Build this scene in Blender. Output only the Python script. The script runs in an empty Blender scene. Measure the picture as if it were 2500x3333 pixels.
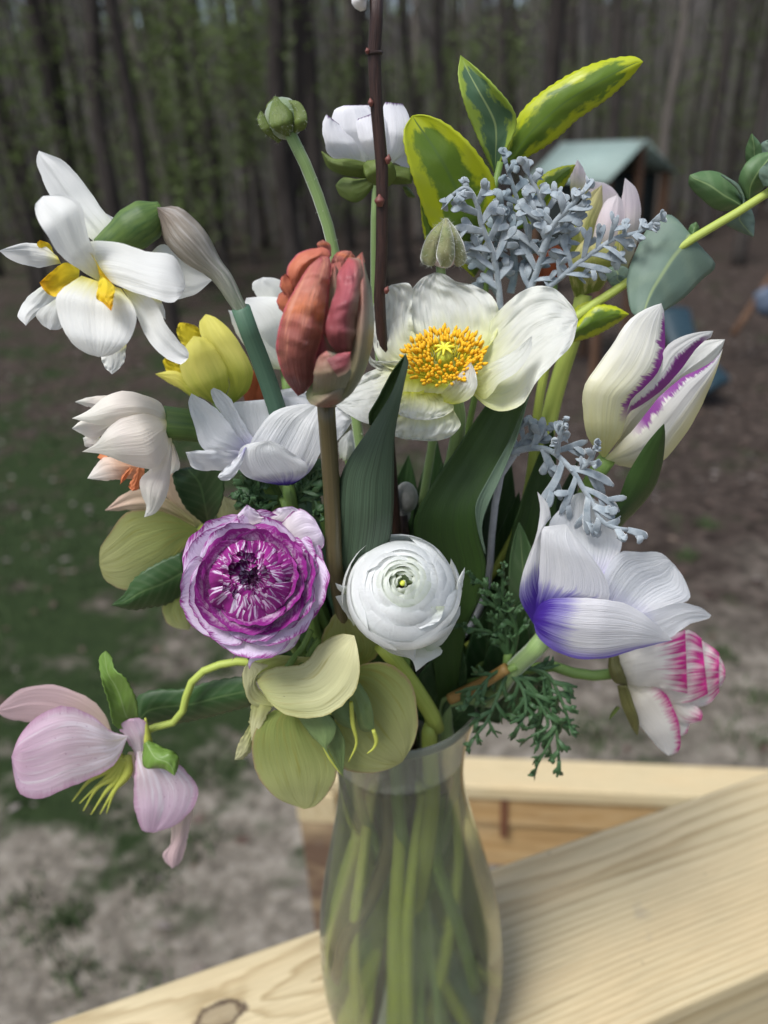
import bpy, math, random
from mathutils import Vector, Matrix, noise
random.seed(7)
S = bpy.context.scene
COL = S.collection
RAD = math.radians

# ---------------------------------------------------------------- camera
PITCH, ROLL, FPX = 26.0, -3.5, 2503.0
CAM = Vector((0, 0, 3.0))
camd = bpy.data.cameras.new("camera")
cam = bpy.data.objects.new("camera", camd)
COL.objects.link(cam)
CM = Matrix.Rotation(RAD(90 - PITCH), 4, 'X') @ Matrix.Rotation(RAD(ROLL), 4, 'Z')
cam.matrix_world = Matrix.Translation(CAM) @ CM
camd.sensor_fit = 'HORIZONTAL'
camd.sensor_width = 36
camd.lens = 36 * FPX / 2500
camd.clip_start = 0.01
camd.clip_end = 500
camd.dof.use_dof = True
camd.dof.focus_distance = 0.31
camd.dof.aperture_fstop = 8.5
camd.dof.aperture_blades = 0
S.camera = cam

# ---------------------------------------------------------------- world, sun, exposure
SUN_EL, SUN_AZ = 60.0, 222.0          # azimuth clockwise from +Y
w = bpy.data.worlds.new("World")
S.world = w
w.use_nodes = True
nt = w.node_tree
sky = nt.nodes.new('ShaderNodeTexSky')
sky.sky_type = 'NISHITA'
sky.sun_disc = False
sky.sun_elevation = RAD(SUN_EL)
sky.sun_rotation = RAD(SUN_AZ)
sky.air_density = 1.0
sky.dust_density = 2.5
hs = nt.nodes.new('ShaderNodeHueSaturation')
hs.inputs['Saturation'].default_value = 0.85
nt.links.new(sky.outputs[0], hs.inputs['Color'])
nt.links.new(hs.outputs[0], nt.nodes['Background'].inputs[0])
nt.nodes['Background'].inputs[1].default_value = 0.065
sl = bpy.data.lights.new("sun", 'SUN')
sl.energy = 1.5
sl.angle = RAD(22)
sl.color = (0.985, 0.99, 1.0)
sun = bpy.data.objects.new("sun", sl)
COL.objects.link(sun)
sd = Vector((math.sin(RAD(SUN_AZ)) * math.cos(RAD(SUN_EL)), math.cos(RAD(SUN_AZ)) * math.cos(RAD(SUN_EL)), math.sin(RAD(SUN_EL))))
sun.rotation_euler = sd.to_track_quat('Z', 'Y').to_euler()
S.view_settings.view_transform = 'Standard'
S.view_settings.look = 'None'
S.view_settings.exposure = 1.32
S.view_settings.gamma = 1.0
S.view_settings.use_curve_mapping = False
S.render.engine = 'CYCLES'
cy = S.cycles
cy.use_denoising = True
cy.max_bounces = 16
cy.diffuse_bounces = 4
cy.glossy_bounces = 3
cy.transmission_bounces = 12
cy.transparent_max_bounces = 10
cy.caustics_reflective = False
cy.sample_clamp_indirect = 4.0

# ---------------------------------------------------------------- picture geometry -> place
cR = CM @ Vector((1, 0, 0)); cU = CM @ Vector((0, 1, 0)); cF = CM @ Vector((0, 0, -1))
YV = 0.33                               # distance of the vase axis from the viewer
def ray(x, y):
    return cF + cR * ((x - 1250) / FPX) - cU * ((y - 1666.5) / FPX)
def pt(x, y, o=0.0):
    """a point of the bouquet: o millimetres behind the upright plane through the vase"""
    r = ray(x, y)
    return CAM + r * ((YV + o / 1000.0) / r.y)
def pz(x, y, z):
    r = ray(x, y)
    return CAM + r * ((z - CAM.z) / r.z)
def py(x, y, Y):
    r = ray(x, y)
    return CAM + r * (Y / r.y)

# ---------------------------------------------------------------- object helpers
BASE = {}
def tag(o, label=None, cat=None, group=None, kind=None):
    if label: o["label"] = label
    if cat: o["category"] = cat
    if group: o["group"] = group
    if kind: o["kind"] = kind
    return o
def thing(name, label, cat, loc, group=None):
    o = bpy.data.objects.new(name, None)
    o.empty_display_size = 0.01
    COL.objects.link(o)
    o.location = loc
    BASE[o.name] = Vector(loc)
    return tag(o, label, cat, group)
def build(name, V, Fs, mat, parent=None, uvs=None, smooth=True, mods=None, mat_ids=None):
    """one mesh object from world-space points"""
    b = BASE[parent.name] if parent else Vector((0, 0, 0))
    me = bpy.data.meshes.new(name)
    me.from_pydata([tuple(Vector(v) - b) for v in V], [], Fs)
    for m in (mat if isinstance(mat, (list, tuple)) else [mat]):
        me.materials.append(m)
    if smooth:
        me.polygons.foreach_set('use_smooth', [True] * len(me.polygons))
    if mat_ids:
        me.polygons.foreach_set('material_index', mat_ids)
    if uvs:
        ul = me.uv_layers.new(name='UVMap')
        flat = []
        for l in me.loops:
            flat.extend(uvs[l.vertex_index])
        ul.data.foreach_set('uv', flat)
    o = bpy.data.objects.new(name, me)
    COL.objects.link(o)
    if parent:
        o.parent = parent
        BASE[o.name] = b
    else:
        BASE[o.name] = Vector((0, 0, 0))
    me.update()
    return o
def thick(o, t=0.00045):
    m = o.modifiers.new('thickness', 'SOLIDIFY')
    m.thickness = t
    m.offset = 0
    return o
def lerp(a, b, t): return a + (b - a) * t
def samp(lst, t):
    """value of a list of numbers at t in 0..1, smooth between"""
    if not isinstance(lst, (list, tuple)): return lst
    n = len(lst) - 1
    if n == 0: return lst[0]
    x = min(max(t, 0), 1) * n
    i = min(int(x), n - 1)
    f = x - i
    f = f * f * (3 - 2 * f) * 0.5 + f * 0.5
    return lst[i] + (lst[i + 1] - lst[i]) * f
def catmull(P, n):
    """n+1 points evenly spaced along a smooth curve through P"""
    P = [Vector(p) for p in P]
    if len(P) == 2:
        return [P[0].lerp(P[1], i / n) for i in range(n + 1)]
    Q = [P[0] * 2 - P[1]] + P + [P[-1] * 2 - P[-2]]
    D = []
    for i in range(1, len(Q) - 2):
        p0, p1, p2, p3 = Q[i - 1], Q[i], Q[i + 1], Q[i + 2]
        d1 = (p2 - p1).length or 1e-9
        m1 = (p2 - p0) * (d1 / ((p1 - p0).length + d1)) 
        m2 = (p3 - p1) * (d1 / ((p3 - p2).length + d1))
        for k in range(12):
            t = k / 12; t2 = t * t; t3 = t2 * t
            D.append(p1 * (2*t3 - 3*t2 + 1) + m1 * (t3 - 2*t2 + t) + p2 * (-2*t3 + 3*t2) + m2 * (t3 - t2))
    D.append(P[-1])
    L = [0.0]
    for a, b in zip(D, D[1:]): L.append(L[-1] + (b - a).length)
    out, j = [], 0
    for i in range(n + 1):
        s = L[-1] * i / n
        while j < len(L) - 2 and L[j + 1] < s: j += 1
        seg = L[j + 1] - L[j]
        out.append(D[j].lerp(D[j + 1], (s - L[j]) / seg if seg > 1e-12 else 0))
    return out

FR = [0.0, 0.0, 1.0]
def frame(x, y, s):
    FR[0], FR[1], FR[2] = x, y, s
def X(p): return (FR[0] + p[0] * FR[2], FR[1] + p[1] * FR[2])

SEED = [0]
def petal(parent, mat, L, R, o=0, cup=0, name='petal', ruf=0.6, rf=(2.2, 1.6), nu=16, nv=22, edge=0.0, ef=9.0, t=0.00045,
          serr=0, fold=0.0, jitk=1.0, crk=0.0, rib=0.0, tilt=None):
    """a thin curved sheet between two traced edges; o: depth along it (mm), cup: how far the edges lie behind the middle (mm)"""
    SEED[0] += 1
    sd_ = SEED[0] * 7.31
    Lp = catmull([Vector((*X(p), 0)) for p in L], nv)
    Rp = catmull([Vector((*X(p), 0)) for p in R], nv)
    cupk = .42 if name in ('petal', 'sepal', 'bract') else .8
    g0 = random.Random(SEED[0]); tl_ = g0.uniform(-1.3, 1.3) if tilt is None else tilt; pl = .42 if name == 'petal' else .2
    jit = (3.0 if name == 'petal' else 1.2) * jitk
    V, U = [], []
    wid = [(Rp[j] - Lp[j]).length for j in range(nv + 1)]
    wmax = max(wid) or 1
    for j in range(nv + 1):
        v = j / nv
        for i in range(nu + 1):
            u = i / nu
            p = Lp[j].lerp(Rp[j], u)
            uu = 2 * u - 1
            k = min(1, wid[j] / wmax * 1.6)
            d = samp(o, v) + cupk * samp(cup, v) * uu * uu * k + tl_ * uu * k
            d += pl * k * noise.noise(Vector((u * 6.5 + sd_, v * .9, sd_ * 1.7))) + pl * .5 * k * noise.noise(Vector((u * 15 + sd_, v * 1.3, sd_ * .7)))
            d += ruf * k * (noise.noise(Vector((u * rf[0] + sd_, v * rf[1], sd_))) * 1.6 + 0.5 * noise.noise(Vector((u * rf[0] * 2.7, v * rf[1] * 2.7 + sd_, 3.1))))
            if crk:
                d += crk * k * min(1, v * 3) * (abs(noise.noise(Vector((u * 8 + sd_, v * 3.6, sd_)))) * 1.7 + 1.2 * abs(noise.noise(Vector((u * 17 + sd_, v * 9, sd_ + 4)))) - .8)
            if rib:
                d += rib * k * (abs(noise.noise(Vector((u * 1.3 + sd_, v * 8.5, sd_)))) * 1.6 + .6 * abs(noise.noise(Vector((u * 2 + sd_, v * 19, sd_)))) - .5)
            if edge:
                e = max(abs(uu) ** 3, max(0, v - .55) / .45 * 0.8) * k
                d += edge * e * math.sin(v * ef * 3.1 + u * ef * 1.7 + sd_) 
                d += edge * e * 1.3 * noise.noise(Vector((u * ef, v * ef, sd_)))
            if fold:
                d += fold * (1 - abs(uu)) ** 2 * k
            q = Vector((p.x, p.y))
            if jit and (i == 0 or i == nu) and 0 < j:
                dr = (Lp[j] - Rp[j]) if i == 0 else (Rp[j] - Lp[j])
                if dr.length > 1e-6:
                    q = q + Vector((dr.x, dr.y)).normalized() * jit * k * (noise.noise(Vector((v * 7, sd_, i))) + .6 * noise.noise(Vector((v * 19, sd_, i + 5))))
            if serr and (i == 0 or i == nu):
                dr = (Lp[j] - Rp[j]) if i == 0 else (Rp[j] - Lp[j])
                if dr.length > 1e-6:
                    q = q + Vector((dr.x, dr.y)).normalized() * (serr * ((j % 2) * 2 - 1) * k)
            V.append(pt(q.x, q.y, d)); U.append((u, v))
    Fs = []
    n = nu + 1
    for j in range(nv):
        for i in range(nu):
            Fs.append((j * n + i, j * n + i + 1, (j + 1) * n + i + 1, (j + 1) * n + i))
    ob = build(name, V, Fs, mat, parent, U)
    return ob if name == 'petal' else thick(ob, t)

def tube_geo(P, rad, sides=10, n=24, flat=1.0, face=None, V=None, Fs=None, U=None, cap=True):
    """swept round (or flattened) bar through world points"""
    V = [] if V is None else V; Fs = [] if Fs is None else Fs; U = [] if U is None else U
    C = catmull(P, n)
    up = None; b0 = len(V)
    for i, c in enumerate(C):
        tg = (C[min(i + 1, n)] - C[max(i - 1, 0)])
        tg = tg.normalized() if tg.length > 1e-9 else Vector((0, 0, 1))
        if face is not None:
            up = face - tg * face.dot(tg)
        elif up is None:
            a = Vector((0, -1, 0.1)); up = a - tg * a.dot(tg)
            if up.length < 0.1: a = Vector((1, 0, 0)); up = a - tg * a.dot(tg)
        else:
            up = up - tg * up.dot(tg)
        up = up.normalized() if up.length > 1e-9 else Vector((0, -1, 0))
        sd2 = tg.cross(up)
        r = samp(rad, i / n)
        for k in range(sides):
            a = 2 * math.pi * k / sides
            V.append(c + sd2 * (r * math.cos(a)) + up * (r * flat * math.sin(a)))
            U.append((k / sides, i / n))
    for i in range(n):
        for k in range(sides):
            k2 = (k + 1) % sides
            Fs.append((b0 + i * sides + k, b0 + i * sides + k2, b0 + (i + 1) * sides + k2, b0 + (i + 1) * sides + k))
    if cap:
        Fs.append(tuple(b0 + k for k in reversed(range(sides))))
        Fs.append(tuple(b0 + n * sides + k for k in range(sides)))
    return V, Fs, U
def tube(parent, mat, P, rad, name='stem', **kw):
    V, Fs, U = tube_geo(P, rad, **kw)
    return build(name, V, Fs, mat, parent, U)
def px(P, o=0):
    """traced points -> world points; each point (x, y) or (x, y, o)"""
    out = []
    for i, p in enumerate(P):
        q = X(p[:2]); oo = p[2] if len(p) > 2 else samp(o, i / max(1, len(P) - 1))
        out.append(pt(q[0], q[1], oo))
    return out
# ---------------------------------------------------------------- materials
def new_mat(name):
    m = bpy.data.materials.new(name)
    m.use_nodes = True
    t = m.node_tree
    b = t.nodes['Principled BSDF']
    return m, t, b
def node(t, kind, **kw):
    n = t.nodes.new(kind)
    for k, v in kw.items(): setattr(n, k, v)
    return n
def ramp(t, fac, stops, interp='LINEAR'):
    r = node(t, 'ShaderNodeValToRGB')
    r.color_ramp.interpolation = interp
    e = r.color_ramp.elements
    while len(e) < len(stops): e.new(0.5)
    for el, (p, c) in zip(e, stops):
        el.position = p
        el.color = (*c, 1) if len(c) == 3 else c
    t.links.new(fac, r.inputs[0])
    return r.outputs[0]
def math_(t, op, a, b=None, c=None):
    n = node(t, 'ShaderNodeMath', operation=op)
    for i, x in enumerate((a, b, c)):
        if x is None: continue
        if isinstance(x, (int, float)): n.inputs[i].default_value = x
        else: t.links.new(x, n.inputs[i])
    return n.outputs[0]
def mixc(t, fac, a, b, mode='MIX'):
    n = node(t, 'ShaderNodeMix', data_type='RGBA', blend_type=mode)
    for s, x in ((n.inputs[0], fac), (n.inputs[6], a), (n.inputs[7], b)):
        if isinstance(x, (int, float)): s.default_value = x
        elif isinstance(x, tuple): s.default_value = (*x, 1) if len(x) == 3 else x
        else: t.links.new(x, s)
    return n.outputs[2]
def noise_(t, vec, scale, detail=3, rough=0.55, mapping=None, dist=0.0):
    if mapping:
        m = node(t, 'ShaderNodeMapping')
        m.inputs['Scale'].default_value = mapping
        t.links.new(vec, m.inputs[0]); vec = m.outputs[0]
    n = node(t, 'ShaderNodeTexNoise')
    n.inputs['Scale'].default_value = scale
    n.inputs['Detail'].default_value = detail
    n.inputs['Roughness'].default_value = rough
    n.inputs['Distortion'].default_value = dist
    t.links.new(vec, n.inputs['Vector'])
    return n.outputs[0]
def offset_uv(t):
    """UV shifted by a random amount for each object, so that pieces differ"""
    tc = node(t, 'ShaderNodeTexCoord'); oi = node(t, 'ShaderNodeObjectInfo')
    cmb = node(t, 'ShaderNodeCombineXYZ')
    t.links.new(math_(t, 'MULTIPLY', oi.outputs['Random'], 37.0), cmb.inputs[2])
    a = node(t, 'ShaderNodeVectorMath', operation='ADD')
    t.links.new(tc.outputs['UV'], a.inputs[0]); t.links.new(cmb.outputs[0], a.inputs[1])
    sp = node(t, 'ShaderNodeSeparateXYZ'); t.links.new(tc.outputs['UV'], sp.inputs[0])
    return a.outputs[0], sp.outputs[0], sp.outputs[1], tc, oi
def petal_mat(name, stops, vamp=0.15, edge=None, eside='both', eamp=0.3, epos=(0.8, 0.95), vein=0.10, veinscale=26, bump=0.25,
              trans=0.42, rough=0.5, side=None, streak=None, spots=None, spec=0.35, tip=None, efade=0.22):
    """streaked petal: colour runs base to tip along the petal, edge colour with a feathered border"""
    m, t, b = new_mat(name)
    uv, u, v, tc, oi = offset_uv(t)
    st = noise_(t, uv, 1.0, 3, 0.6, (veinscale, 1.3, 1))
    fine = noise_(t, uv, 1.0, 4, 0.65, (veinscale * 1.5, 1.6, 1))
    v2 = math_(t, 'ADD', v, math_(t, 'MULTIPLY', math_(t, 'SUBTRACT', st, 0.5), vamp))
    col = ramp(t, v2, stops)
    if streak:
        sc, lo, hi, f = streak
        sn = noise_(t, uv, 1.0, 3, 0.6, (veinscale * 0.8, 2.6, 1))
        sn = math_(t, 'ADD', sn, math_(t, 'MULTIPLY', math_(t, 'SUBTRACT', v, 0.5), f))
        col = mixc(t, ramp(t, sn, [(lo, (0, 0, 0)), (hi, (1, 1, 1))]), col, sc)
    if edge:
        if eside == 'both': a = math_(t, 'ABSOLUTE', math_(t, 'SUBTRACT', math_(t, 'MULTIPLY', u, 2), 1))
        elif eside == 'R': a = u
        elif eside == 'L': a = math_(t, 'SUBTRACT', 1.0, u)
        else: a = v
        en = st
        if eside in ('R', 'L', 'both'):
            en = noise_(t, uv, 1.0, 3, 0.7, (2.0, 52, 1))
        if eside == 'rim':
            a = math_(t, 'MAXIMUM', v, math_(t, 'MULTIPLY', math_(t, 'ABSOLUTE', math_(t, 'SUBTRACT', math_(t, 'MULTIPLY', u, 2), 1)), 0.985))
            en = noise_(t, uv, 1.0, 3, 0.7, (veinscale, 9.0, 1))
        a = math_(t, 'ADD', a, math_(t, 'MULTIPLY', math_(t, 'SUBTRACT', en, 0.5), eamp))
        if eside in ('R', 'L'):      # fades out at both ends
            fade = ramp(t, v, [(efade, (0, 0, 0)), (efade + .12, (1, 1, 1)), (0.88, (1, 1, 1)), (0.97, (0, 0, 0))])
            f = math_(t, 'MULTIPLY', ramp(t, a, [(epos[0], (0, 0, 0)), (epos[1], (1, 1, 1))]), fade)
        else:
            f = ramp(t, a, [(epos[0], (0, 0, 0)), (epos[1], (1, 1, 1))])
        col = mixc(t, f, col, edge)
    if side:
        c2, lo, hi = side
        col = mixc(t, ramp(t, math_(t, 'ADD', u, math_(t, 'MULTIPLY', math_(t, 'SUBTRACT', st, .5), .25)), [(lo, (0, 0, 0)), (hi, (1, 1, 1))]), col, c2)
    if spots:
        sn = noise_(t, uv, 1.0, 2, 0.5, (spots[1], spots[1] * 1.2, 1))
        col = mixc(t, ramp(t, sn, [(spots[2], (0, 0, 0)), (spots[2] + 0.03, (1, 1, 1))]), col, spots[0])
    g = math_(t, 'ADD', math_(t, 'MULTIPLY', math_(t, 'SUBTRACT', fine, 0.5), vein * 2.3), 1.0)
    cm = node(t, 'ShaderNodeCombineColor')
    for i in range(3): t.links.new(g, cm.inputs[i])
    col = mixc(t, 1.0, col, cm.outputs[0], 'MULTIPLY')
    t.links.new(col, b.inputs['Base Color'])
    b.inputs['Roughness'].default_value = rough
    b.inputs['Specular IOR Level'].default_value = spec
    bp = node(t, 'ShaderNodeBump')
    bp.inputs['Strength'].default_value = min(1, bump * 1.6)
    bp.inputs['Distance'].default_value = 0.0009
    t.links.new(math_(t, 'ADD', fine, st), bp.inputs['Height'])
    t.links.new(bp.outputs[0], b.inputs['Normal'])
    if trans:
        tr = node(t, 'ShaderNodeBsdfTranslucent')
        t.links.new(col, tr.inputs[0])
        mx = node(t, 'ShaderNodeMixShader')
        mx.inputs[0].default_value = trans
        t.links.new(b.outputs[0], mx.inputs[1]); t.links.new(tr.outputs[0], mx.inputs[2])
        t.links.new(mx.outputs[0], t.nodes['Material Output'].inputs[0])
    return m
WH = (0.83, 0.84, 0.83)
M = {}
M['daff_white'] = petal_mat('white_daffodil_petal', [(0.0, (0.80, 0.70, 0.12)), (0.10, (0.80, 0.78, 0.45)), (0.26, (0.84, 0.84, 0.79)), (1, (0.85, 0.85, 0.83))], veinscale=18, vein=.05)
M['daff_white2'] = petal_mat('white_daffodil_outer_petal', [(0.0, (0.72, 0.74, 0.58)), (0.3, (0.83, 0.84, 0.79)), (1, (0.84, 0.84, 0.82))], veinscale=18, vein=.05)
M['daff_yellow'] = petal_mat('daffodil_corona', [(0, (0.80, 0.66, 0.05)), (.6, (0.82, 0.55, 0.02)), (1, (0.80, 0.38, 0.01))], veinscale=16, vein=.1)
M['yellow'] = petal_mat('yellow_daffodil_petal', [(0, (0.25, 0.32, 0.03)), (.28, (0.60, 0.62, 0.10)), (.55, (0.86, 0.80, 0.20)), (1, (0.88, 0.81, 0.17))], veinscale=12, vein=.06, vamp=.35)
M['yellow_rim'] = petal_mat('yellow_daffodil_frill', [(0, (0.80, 0.66, 0.05)), (1, (0.88, 0.70, 0.03))], veinscale=12, vein=.08)
M['white'] = petal_mat('plain_white_petal', [(0, (0.55, 0.60, 0.38)), (.18, (0.78, 0.79, 0.70)), (1, WH)], veinscale=24, vein=.07)
M['coral'] = petal_mat('coral_tulip_petal', [(0, (0.17, 0.05, 0.045)), (.35, (0.28, 0.09, 0.07)), (.50, (0.34, 0.10, 0.075)), (.60, (0.60, 0.19, 0.085)), (.72, (0.50, 0.18, 0.12)), (.9, (0.50, 0.16, 0.13)), (1, (0.40, 0.06, 0.085))], edge=(0.50, 0.10, 0.12), epos=(.86, 1.05), eamp=.3, veinscale=16, vein=.16, trans=.18, rough=.38, bump=.6, vamp=.22, streak=((0.62, 0.26, 0.17), .52, .70, .1))
M['coral_in'] = petal_mat('rosy_tulip_petal', [(0, (0.19, 0.055, 0.05)), (.4, (0.28, 0.07, 0.08)), (.8, (0.36, 0.09, 0.10)), (1, (0.44, 0.09, 0.09))], veinscale=14, vein=.15, trans=.15, rough=.38, side=((0.22, 0.15, 0.10), .6, 1.05))
M['coral_green'] = petal_mat('green_backed_tulip_petal', [(0, (0.14, 0.17, 0.07)), (.4, (0.23, 0.19, 0.12)), (.8, (0.34, 0.16, 0.125)), (1, (0.44, 0.13, 0.11))], veinscale=16, vein=.16, trans=.12, rough=.36, side=((0.21, 0.21, 0.145), .5, .9))
M['coral_or'] = petal_mat('orange_tulip_petal', [(0, (0.32, 0.08, 0.06)), (.5, (0.58, 0.18, 0.09)), (1, (0.54, 0.16, 0.11))], edge=(0.50, 0.10, 0.13), epos=(.8, 1.0), veinscale=14, trans=.25, rough=.42)
M['coral_dark'] = petal_mat('deep_red_tulip_inside', [(0, (0.2, 0.05, 0.05)), (1, (0.42, 0.13, 0.10))], trans=.1)
M['poppy'] = petal_mat('white_poppy_petal', [(0, (0.70, 0.73, 0.10)), (.2, (0.80, 0.82, 0.42)), (.5, (0.87, 0.88, 0.80)), (1, (0.88, 0.89, 0.85))], veinscale=20, vein=.06, bump=.6, trans=.48, vamp=.2)
M['poppy_base'] = petal_mat('yellow_green_poppy_base', [(0, (0.42, 0.46, 0.03)), (.55, (0.62, 0.64, 0.08)), (1, (0.80, 0.81, 0.6))], veinscale=14, vein=.12, trans=.3)
PUR = (0.075, 0.030, 0.36)
M['anem'] = petal_mat('white_anemone_petal', [(0, (0.40, 0.36, 0.72)), (.12, (0.66, 0.65, 0.80)), (.3, (0.83, 0.84, 0.86)), (1, (0.86, 0.87, 0.87))], veinscale=22, vein=.06, bump=.4, spots=((0.42, 0.40, 0.40), 26, .78))
M['anem_out'] = petal_mat('violet_based_anemone_petal', [(0, PUR), (.14, (0.085, 0.036, 0.38)), (.25, (0.36, 0.32, 0.64)), (.35, (0.76, 0.75, 0.77)), (1, (0.83, 0.83, 0.82))], vamp=.34, veinscale=34, vein=.10, bump=.4)
M['anem_low'] = petal_mat('violet_edged_anemone_petal', [(0, PUR), (.14, (0.085, 0.036, 0.38)), (.25, (0.33, 0.29, 0.60)), (.35, (0.76, 0.75, 0.77)), (1, (0.83, 0.83, 0.82))], vamp=.34, veinscale=34, vein=.10, bump=.4, side=((0.19, 0.13, 0.54), .80, 1.08))
M['anem_deep'] = petal_mat('dark_based_anemone_petal', [(0, (0.025, 0.015, 0.13)), (.1, (0.06, 0.03, 0.24)), (.22, (0.42, 0.40, 0.58)), (.34, (0.76, 0.76, 0.76)), (1, (0.82, 0.83, 0.80))], vamp=.25, veinscale=26, vein=.15, bump=.4)
M['peach'] = petal_mat('blush_daffodil_petal', [(0, (0.62, 0.60, 0.30)), (.10, (0.80, 0.74, 0.62)), (.5, (0.87, 0.79, 0.71)), (.75, (0.88, 0.85, 0.76)), (1, (0.88, 0.87, 0.79))], veinscale=14, vein=.05)
M['peach_in'] = petal_mat('peach_inner_petal', [(0, (0.80, 0.30, 0.13)), (.35, (0.82, 0.52, 0.36)), (.75, (0.84, 0.76, 0.68)), (1, (0.84, 0.81, 0.74))], veinscale=14, vein=.05)
M['orange'] = petal_mat('orange_corona', [(0, (0.80, 0.33, 0.15)), (1, (0.83, 0.26, 0.11))], veinscale=10)
M['hell'] = petal_mat('green_hellebore_sepal', [(0, (0.22, 0.28, 0.06)), (.4, (0.33, 0.37, 0.12)), (.8, (0.42, 0.43, 0.18)), (1, (0.40, 0.40, 0.16))], edge=(0.36, 0.26, 0.14), epos=(.93, 1.05), eamp=.12, veinscale=22, vein=.15, bump=.22, trans=.35, vamp=.2, streak=((0.31, 0.31, 0.08), .53, .72, -.1))
M['hell_light'] = petal_mat('pale_hellebore_sepal', [(0, (0.42, 0.44, 0.16)), (.5, (0.57, 0.56, 0.30)), (1, (0.60, 0.58, 0.33))], edge=(0.36, 0.33, 0.13), epos=(.93, 1.03), eamp=.12, streak=((0.44, 0.41, 0.17), .55, .72, -.1), veinscale=20, vein=.14, bump=.25, trans=.3, spots=((0.16, 0.13, 0.07), 16, .76))
M['hell_pea'] = petal_mat('peach_hellebore_sepal', [(0, (0.45, 0.43, 0.2)), (.5, (0.62, 0.47, 0.32)), (1, (0.64, 0.46, 0.37))], veinscale=22, vein=.12, trans=.3)
M['hell_pink'] = petal_mat('pink_hellebore_sepal', [(0, (0.50, 0.46, 0.33)), (.25, (0.66, 0.53, 0.55)), (.6, (0.70, 0.52, 0.62)), (1, (0.62, 0.38, 0.53))], edge=(0.56, 0.32, 0.45), epos=(.82, 1.1), eamp=.35, veinscale=22, vein=.12, bump=.22, trans=.35, spots=((0.47, 0.27, 0.38), 34, .70), streak=((0.80, 0.71, 0.76), .48, .68, -.25))
M['hell_pinkb'] = petal_mat('dusty_pink_hellebore_sepal', [(0, (0.58, 0.48, 0.36)), (.5, (0.63, 0.46, 0.45)), (1, (0.60, 0.42, 0.44))], veinscale=18, vein=.12, trans=.3)
MAG = (0.27, 0.022, 0.22)
M['ran_p_out'] = petal_mat('lilac_ranunculus_petal', [(0, (0.76, 0.70, 0.66)), (.45, (0.80, 0.70, 0.80)), (1, (0.70, 0.56, 0.76))], edge=MAG, eside='rim', epos=(.88, 1.0), eamp=.4, veinscale=30, vein=.08, trans=.25)
M['ran_p_mid'] = petal_mat('purple_edged_ranunculus_petal', [(0, (0.74, 0.66, 0.60)), (.5, (0.74, 0.62, 0.70)), (1, (0.62, 0.42, 0.64))], edge=MAG, eside='rim', epos=(.56, .90), eamp=.75, veinscale=26, vein=.08, trans=.2)
M['ran_p_in'] = petal_mat('magenta_streaked_ranunculus_petal', [(0, (0.30, 0.05, 0.24)), (1, (0.30, 0.02, 0.22))], streak=((0.80, 0.68, 0.82), .58, .68, .16), veinscale=14, vein=.1, trans=.2)
M['ran_w'] = petal_mat('white_ranunculus_petal', [(0, (0.60, 0.66, 0.48)), (.3, (0.85, 0.87, 0.83)), (1, (0.89, 0.90, 0.89))], veinscale=26, vein=.035, trans=.5, bump=.2)
M['ran_w_in'] = petal_mat('white_ranunculus_heart_petal', [(0, (0.45, 0.55, 0.25)), (.6, (0.74, 0.79, 0.64)), (1, (0.83, 0.85, 0.80))], veinscale=20, vein=.04, trans=.5, bump=.2)
M['ran_back'] = petal_mat('white_purple_rimmed_ranunculus_petal', [(0, (0.72, 0.75, 0.62)), (.25, (0.83, 0.83, 0.83)), (1, (0.84, 0.83, 0.86))], edge=(0.10, 0.03, 0.14), eside='tip', epos=(.955, 1.0), eamp=.12, veinscale=16, vein=.05)
PNK = (0.55, 0.03, 0.24)
M['ran_pink'] = petal_mat('white_ranunculus_petal_with_pink_rim', [(0, (0.72, 0.68, 0.50)), (.3, (0.81, 0.77, 0.68)), (1, (0.82, 0.78, 0.74))], edge=PNK, eside='tip', epos=(.70, .98), eamp=.95, veinscale=22, vein=.06)
M['ran_pink2'] = petal_mat('white_petal_with_pink_side', [(0, (0.72, 0.68, 0.50)), (.3, (0.81, 0.77, 0.68)), (1, (0.83, 0.80, 0.76))], edge=PNK, eside='R', epos=(.72, .98), eamp=.6, veinscale=22, vein=.06)
M['tul_R'] = petal_mat('white_tulip_petal_purple_margin_a', [(0, (0.66, 0.60, 0.20)), (.25, (0.77, 0.74, 0.42)), (.6, (0.81, 0.79, 0.66)), (1, (0.83, 0.82, 0.80))], edge=(0.25, 0.035, 0.26), eside='R', epos=(.85, .93), eamp=.45, veinscale=10, vein=.04, rough=.36, spec=.5, vamp=.35)
M['tul_Rw'] = petal_mat('white_tulip_petal_broad_purple_margin', [(0, (0.76, 0.72, 0.60)), (.4, (0.81, 0.80, 0.74)), (1, (0.83, 0.82, 0.80))], edge=(0.25, 0.035, 0.26), eside='R', epos=(.52, .68), eamp=.6, efade=.12, veinscale=10, vein=.04, rough=.36, spec=.5)
M['tul_L'] = petal_mat('white_tulip_petal_purple_margin_b', [(0, (0.68, 0.63, 0.32)), (.25, (0.79, 0.77, 0.66)), (1, (0.81, 0.80, 0.80))], edge=(0.27, 0.06, 0.30), eside='L', epos=(.78, .87), eamp=.5, veinscale=10, vein=.04, rough=.36, spec=.5, side=((0.72, 0.66, 0.34), .62, .95))
M['tul_in'] = petal_mat('white_tulip_inner_petal', [(0, (0.50, 0.46, 0.24)), (.3, (0.74, 0.73, 0.64)), (1, (0.82, 0.82, 0.78))], veinscale=8, vein=.07, bump=.5)
M['ptul'] = petal_mat('pale_pink_tulip_petal', [(0, (0.42, 0.42, 0.14)), (.35, (0.74, 0.69, 0.60)), (.7, (0.76, 0.66, 0.69)), (1, (0.80, 0.74, 0.75))], veinscale=12, vein=.05)
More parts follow.
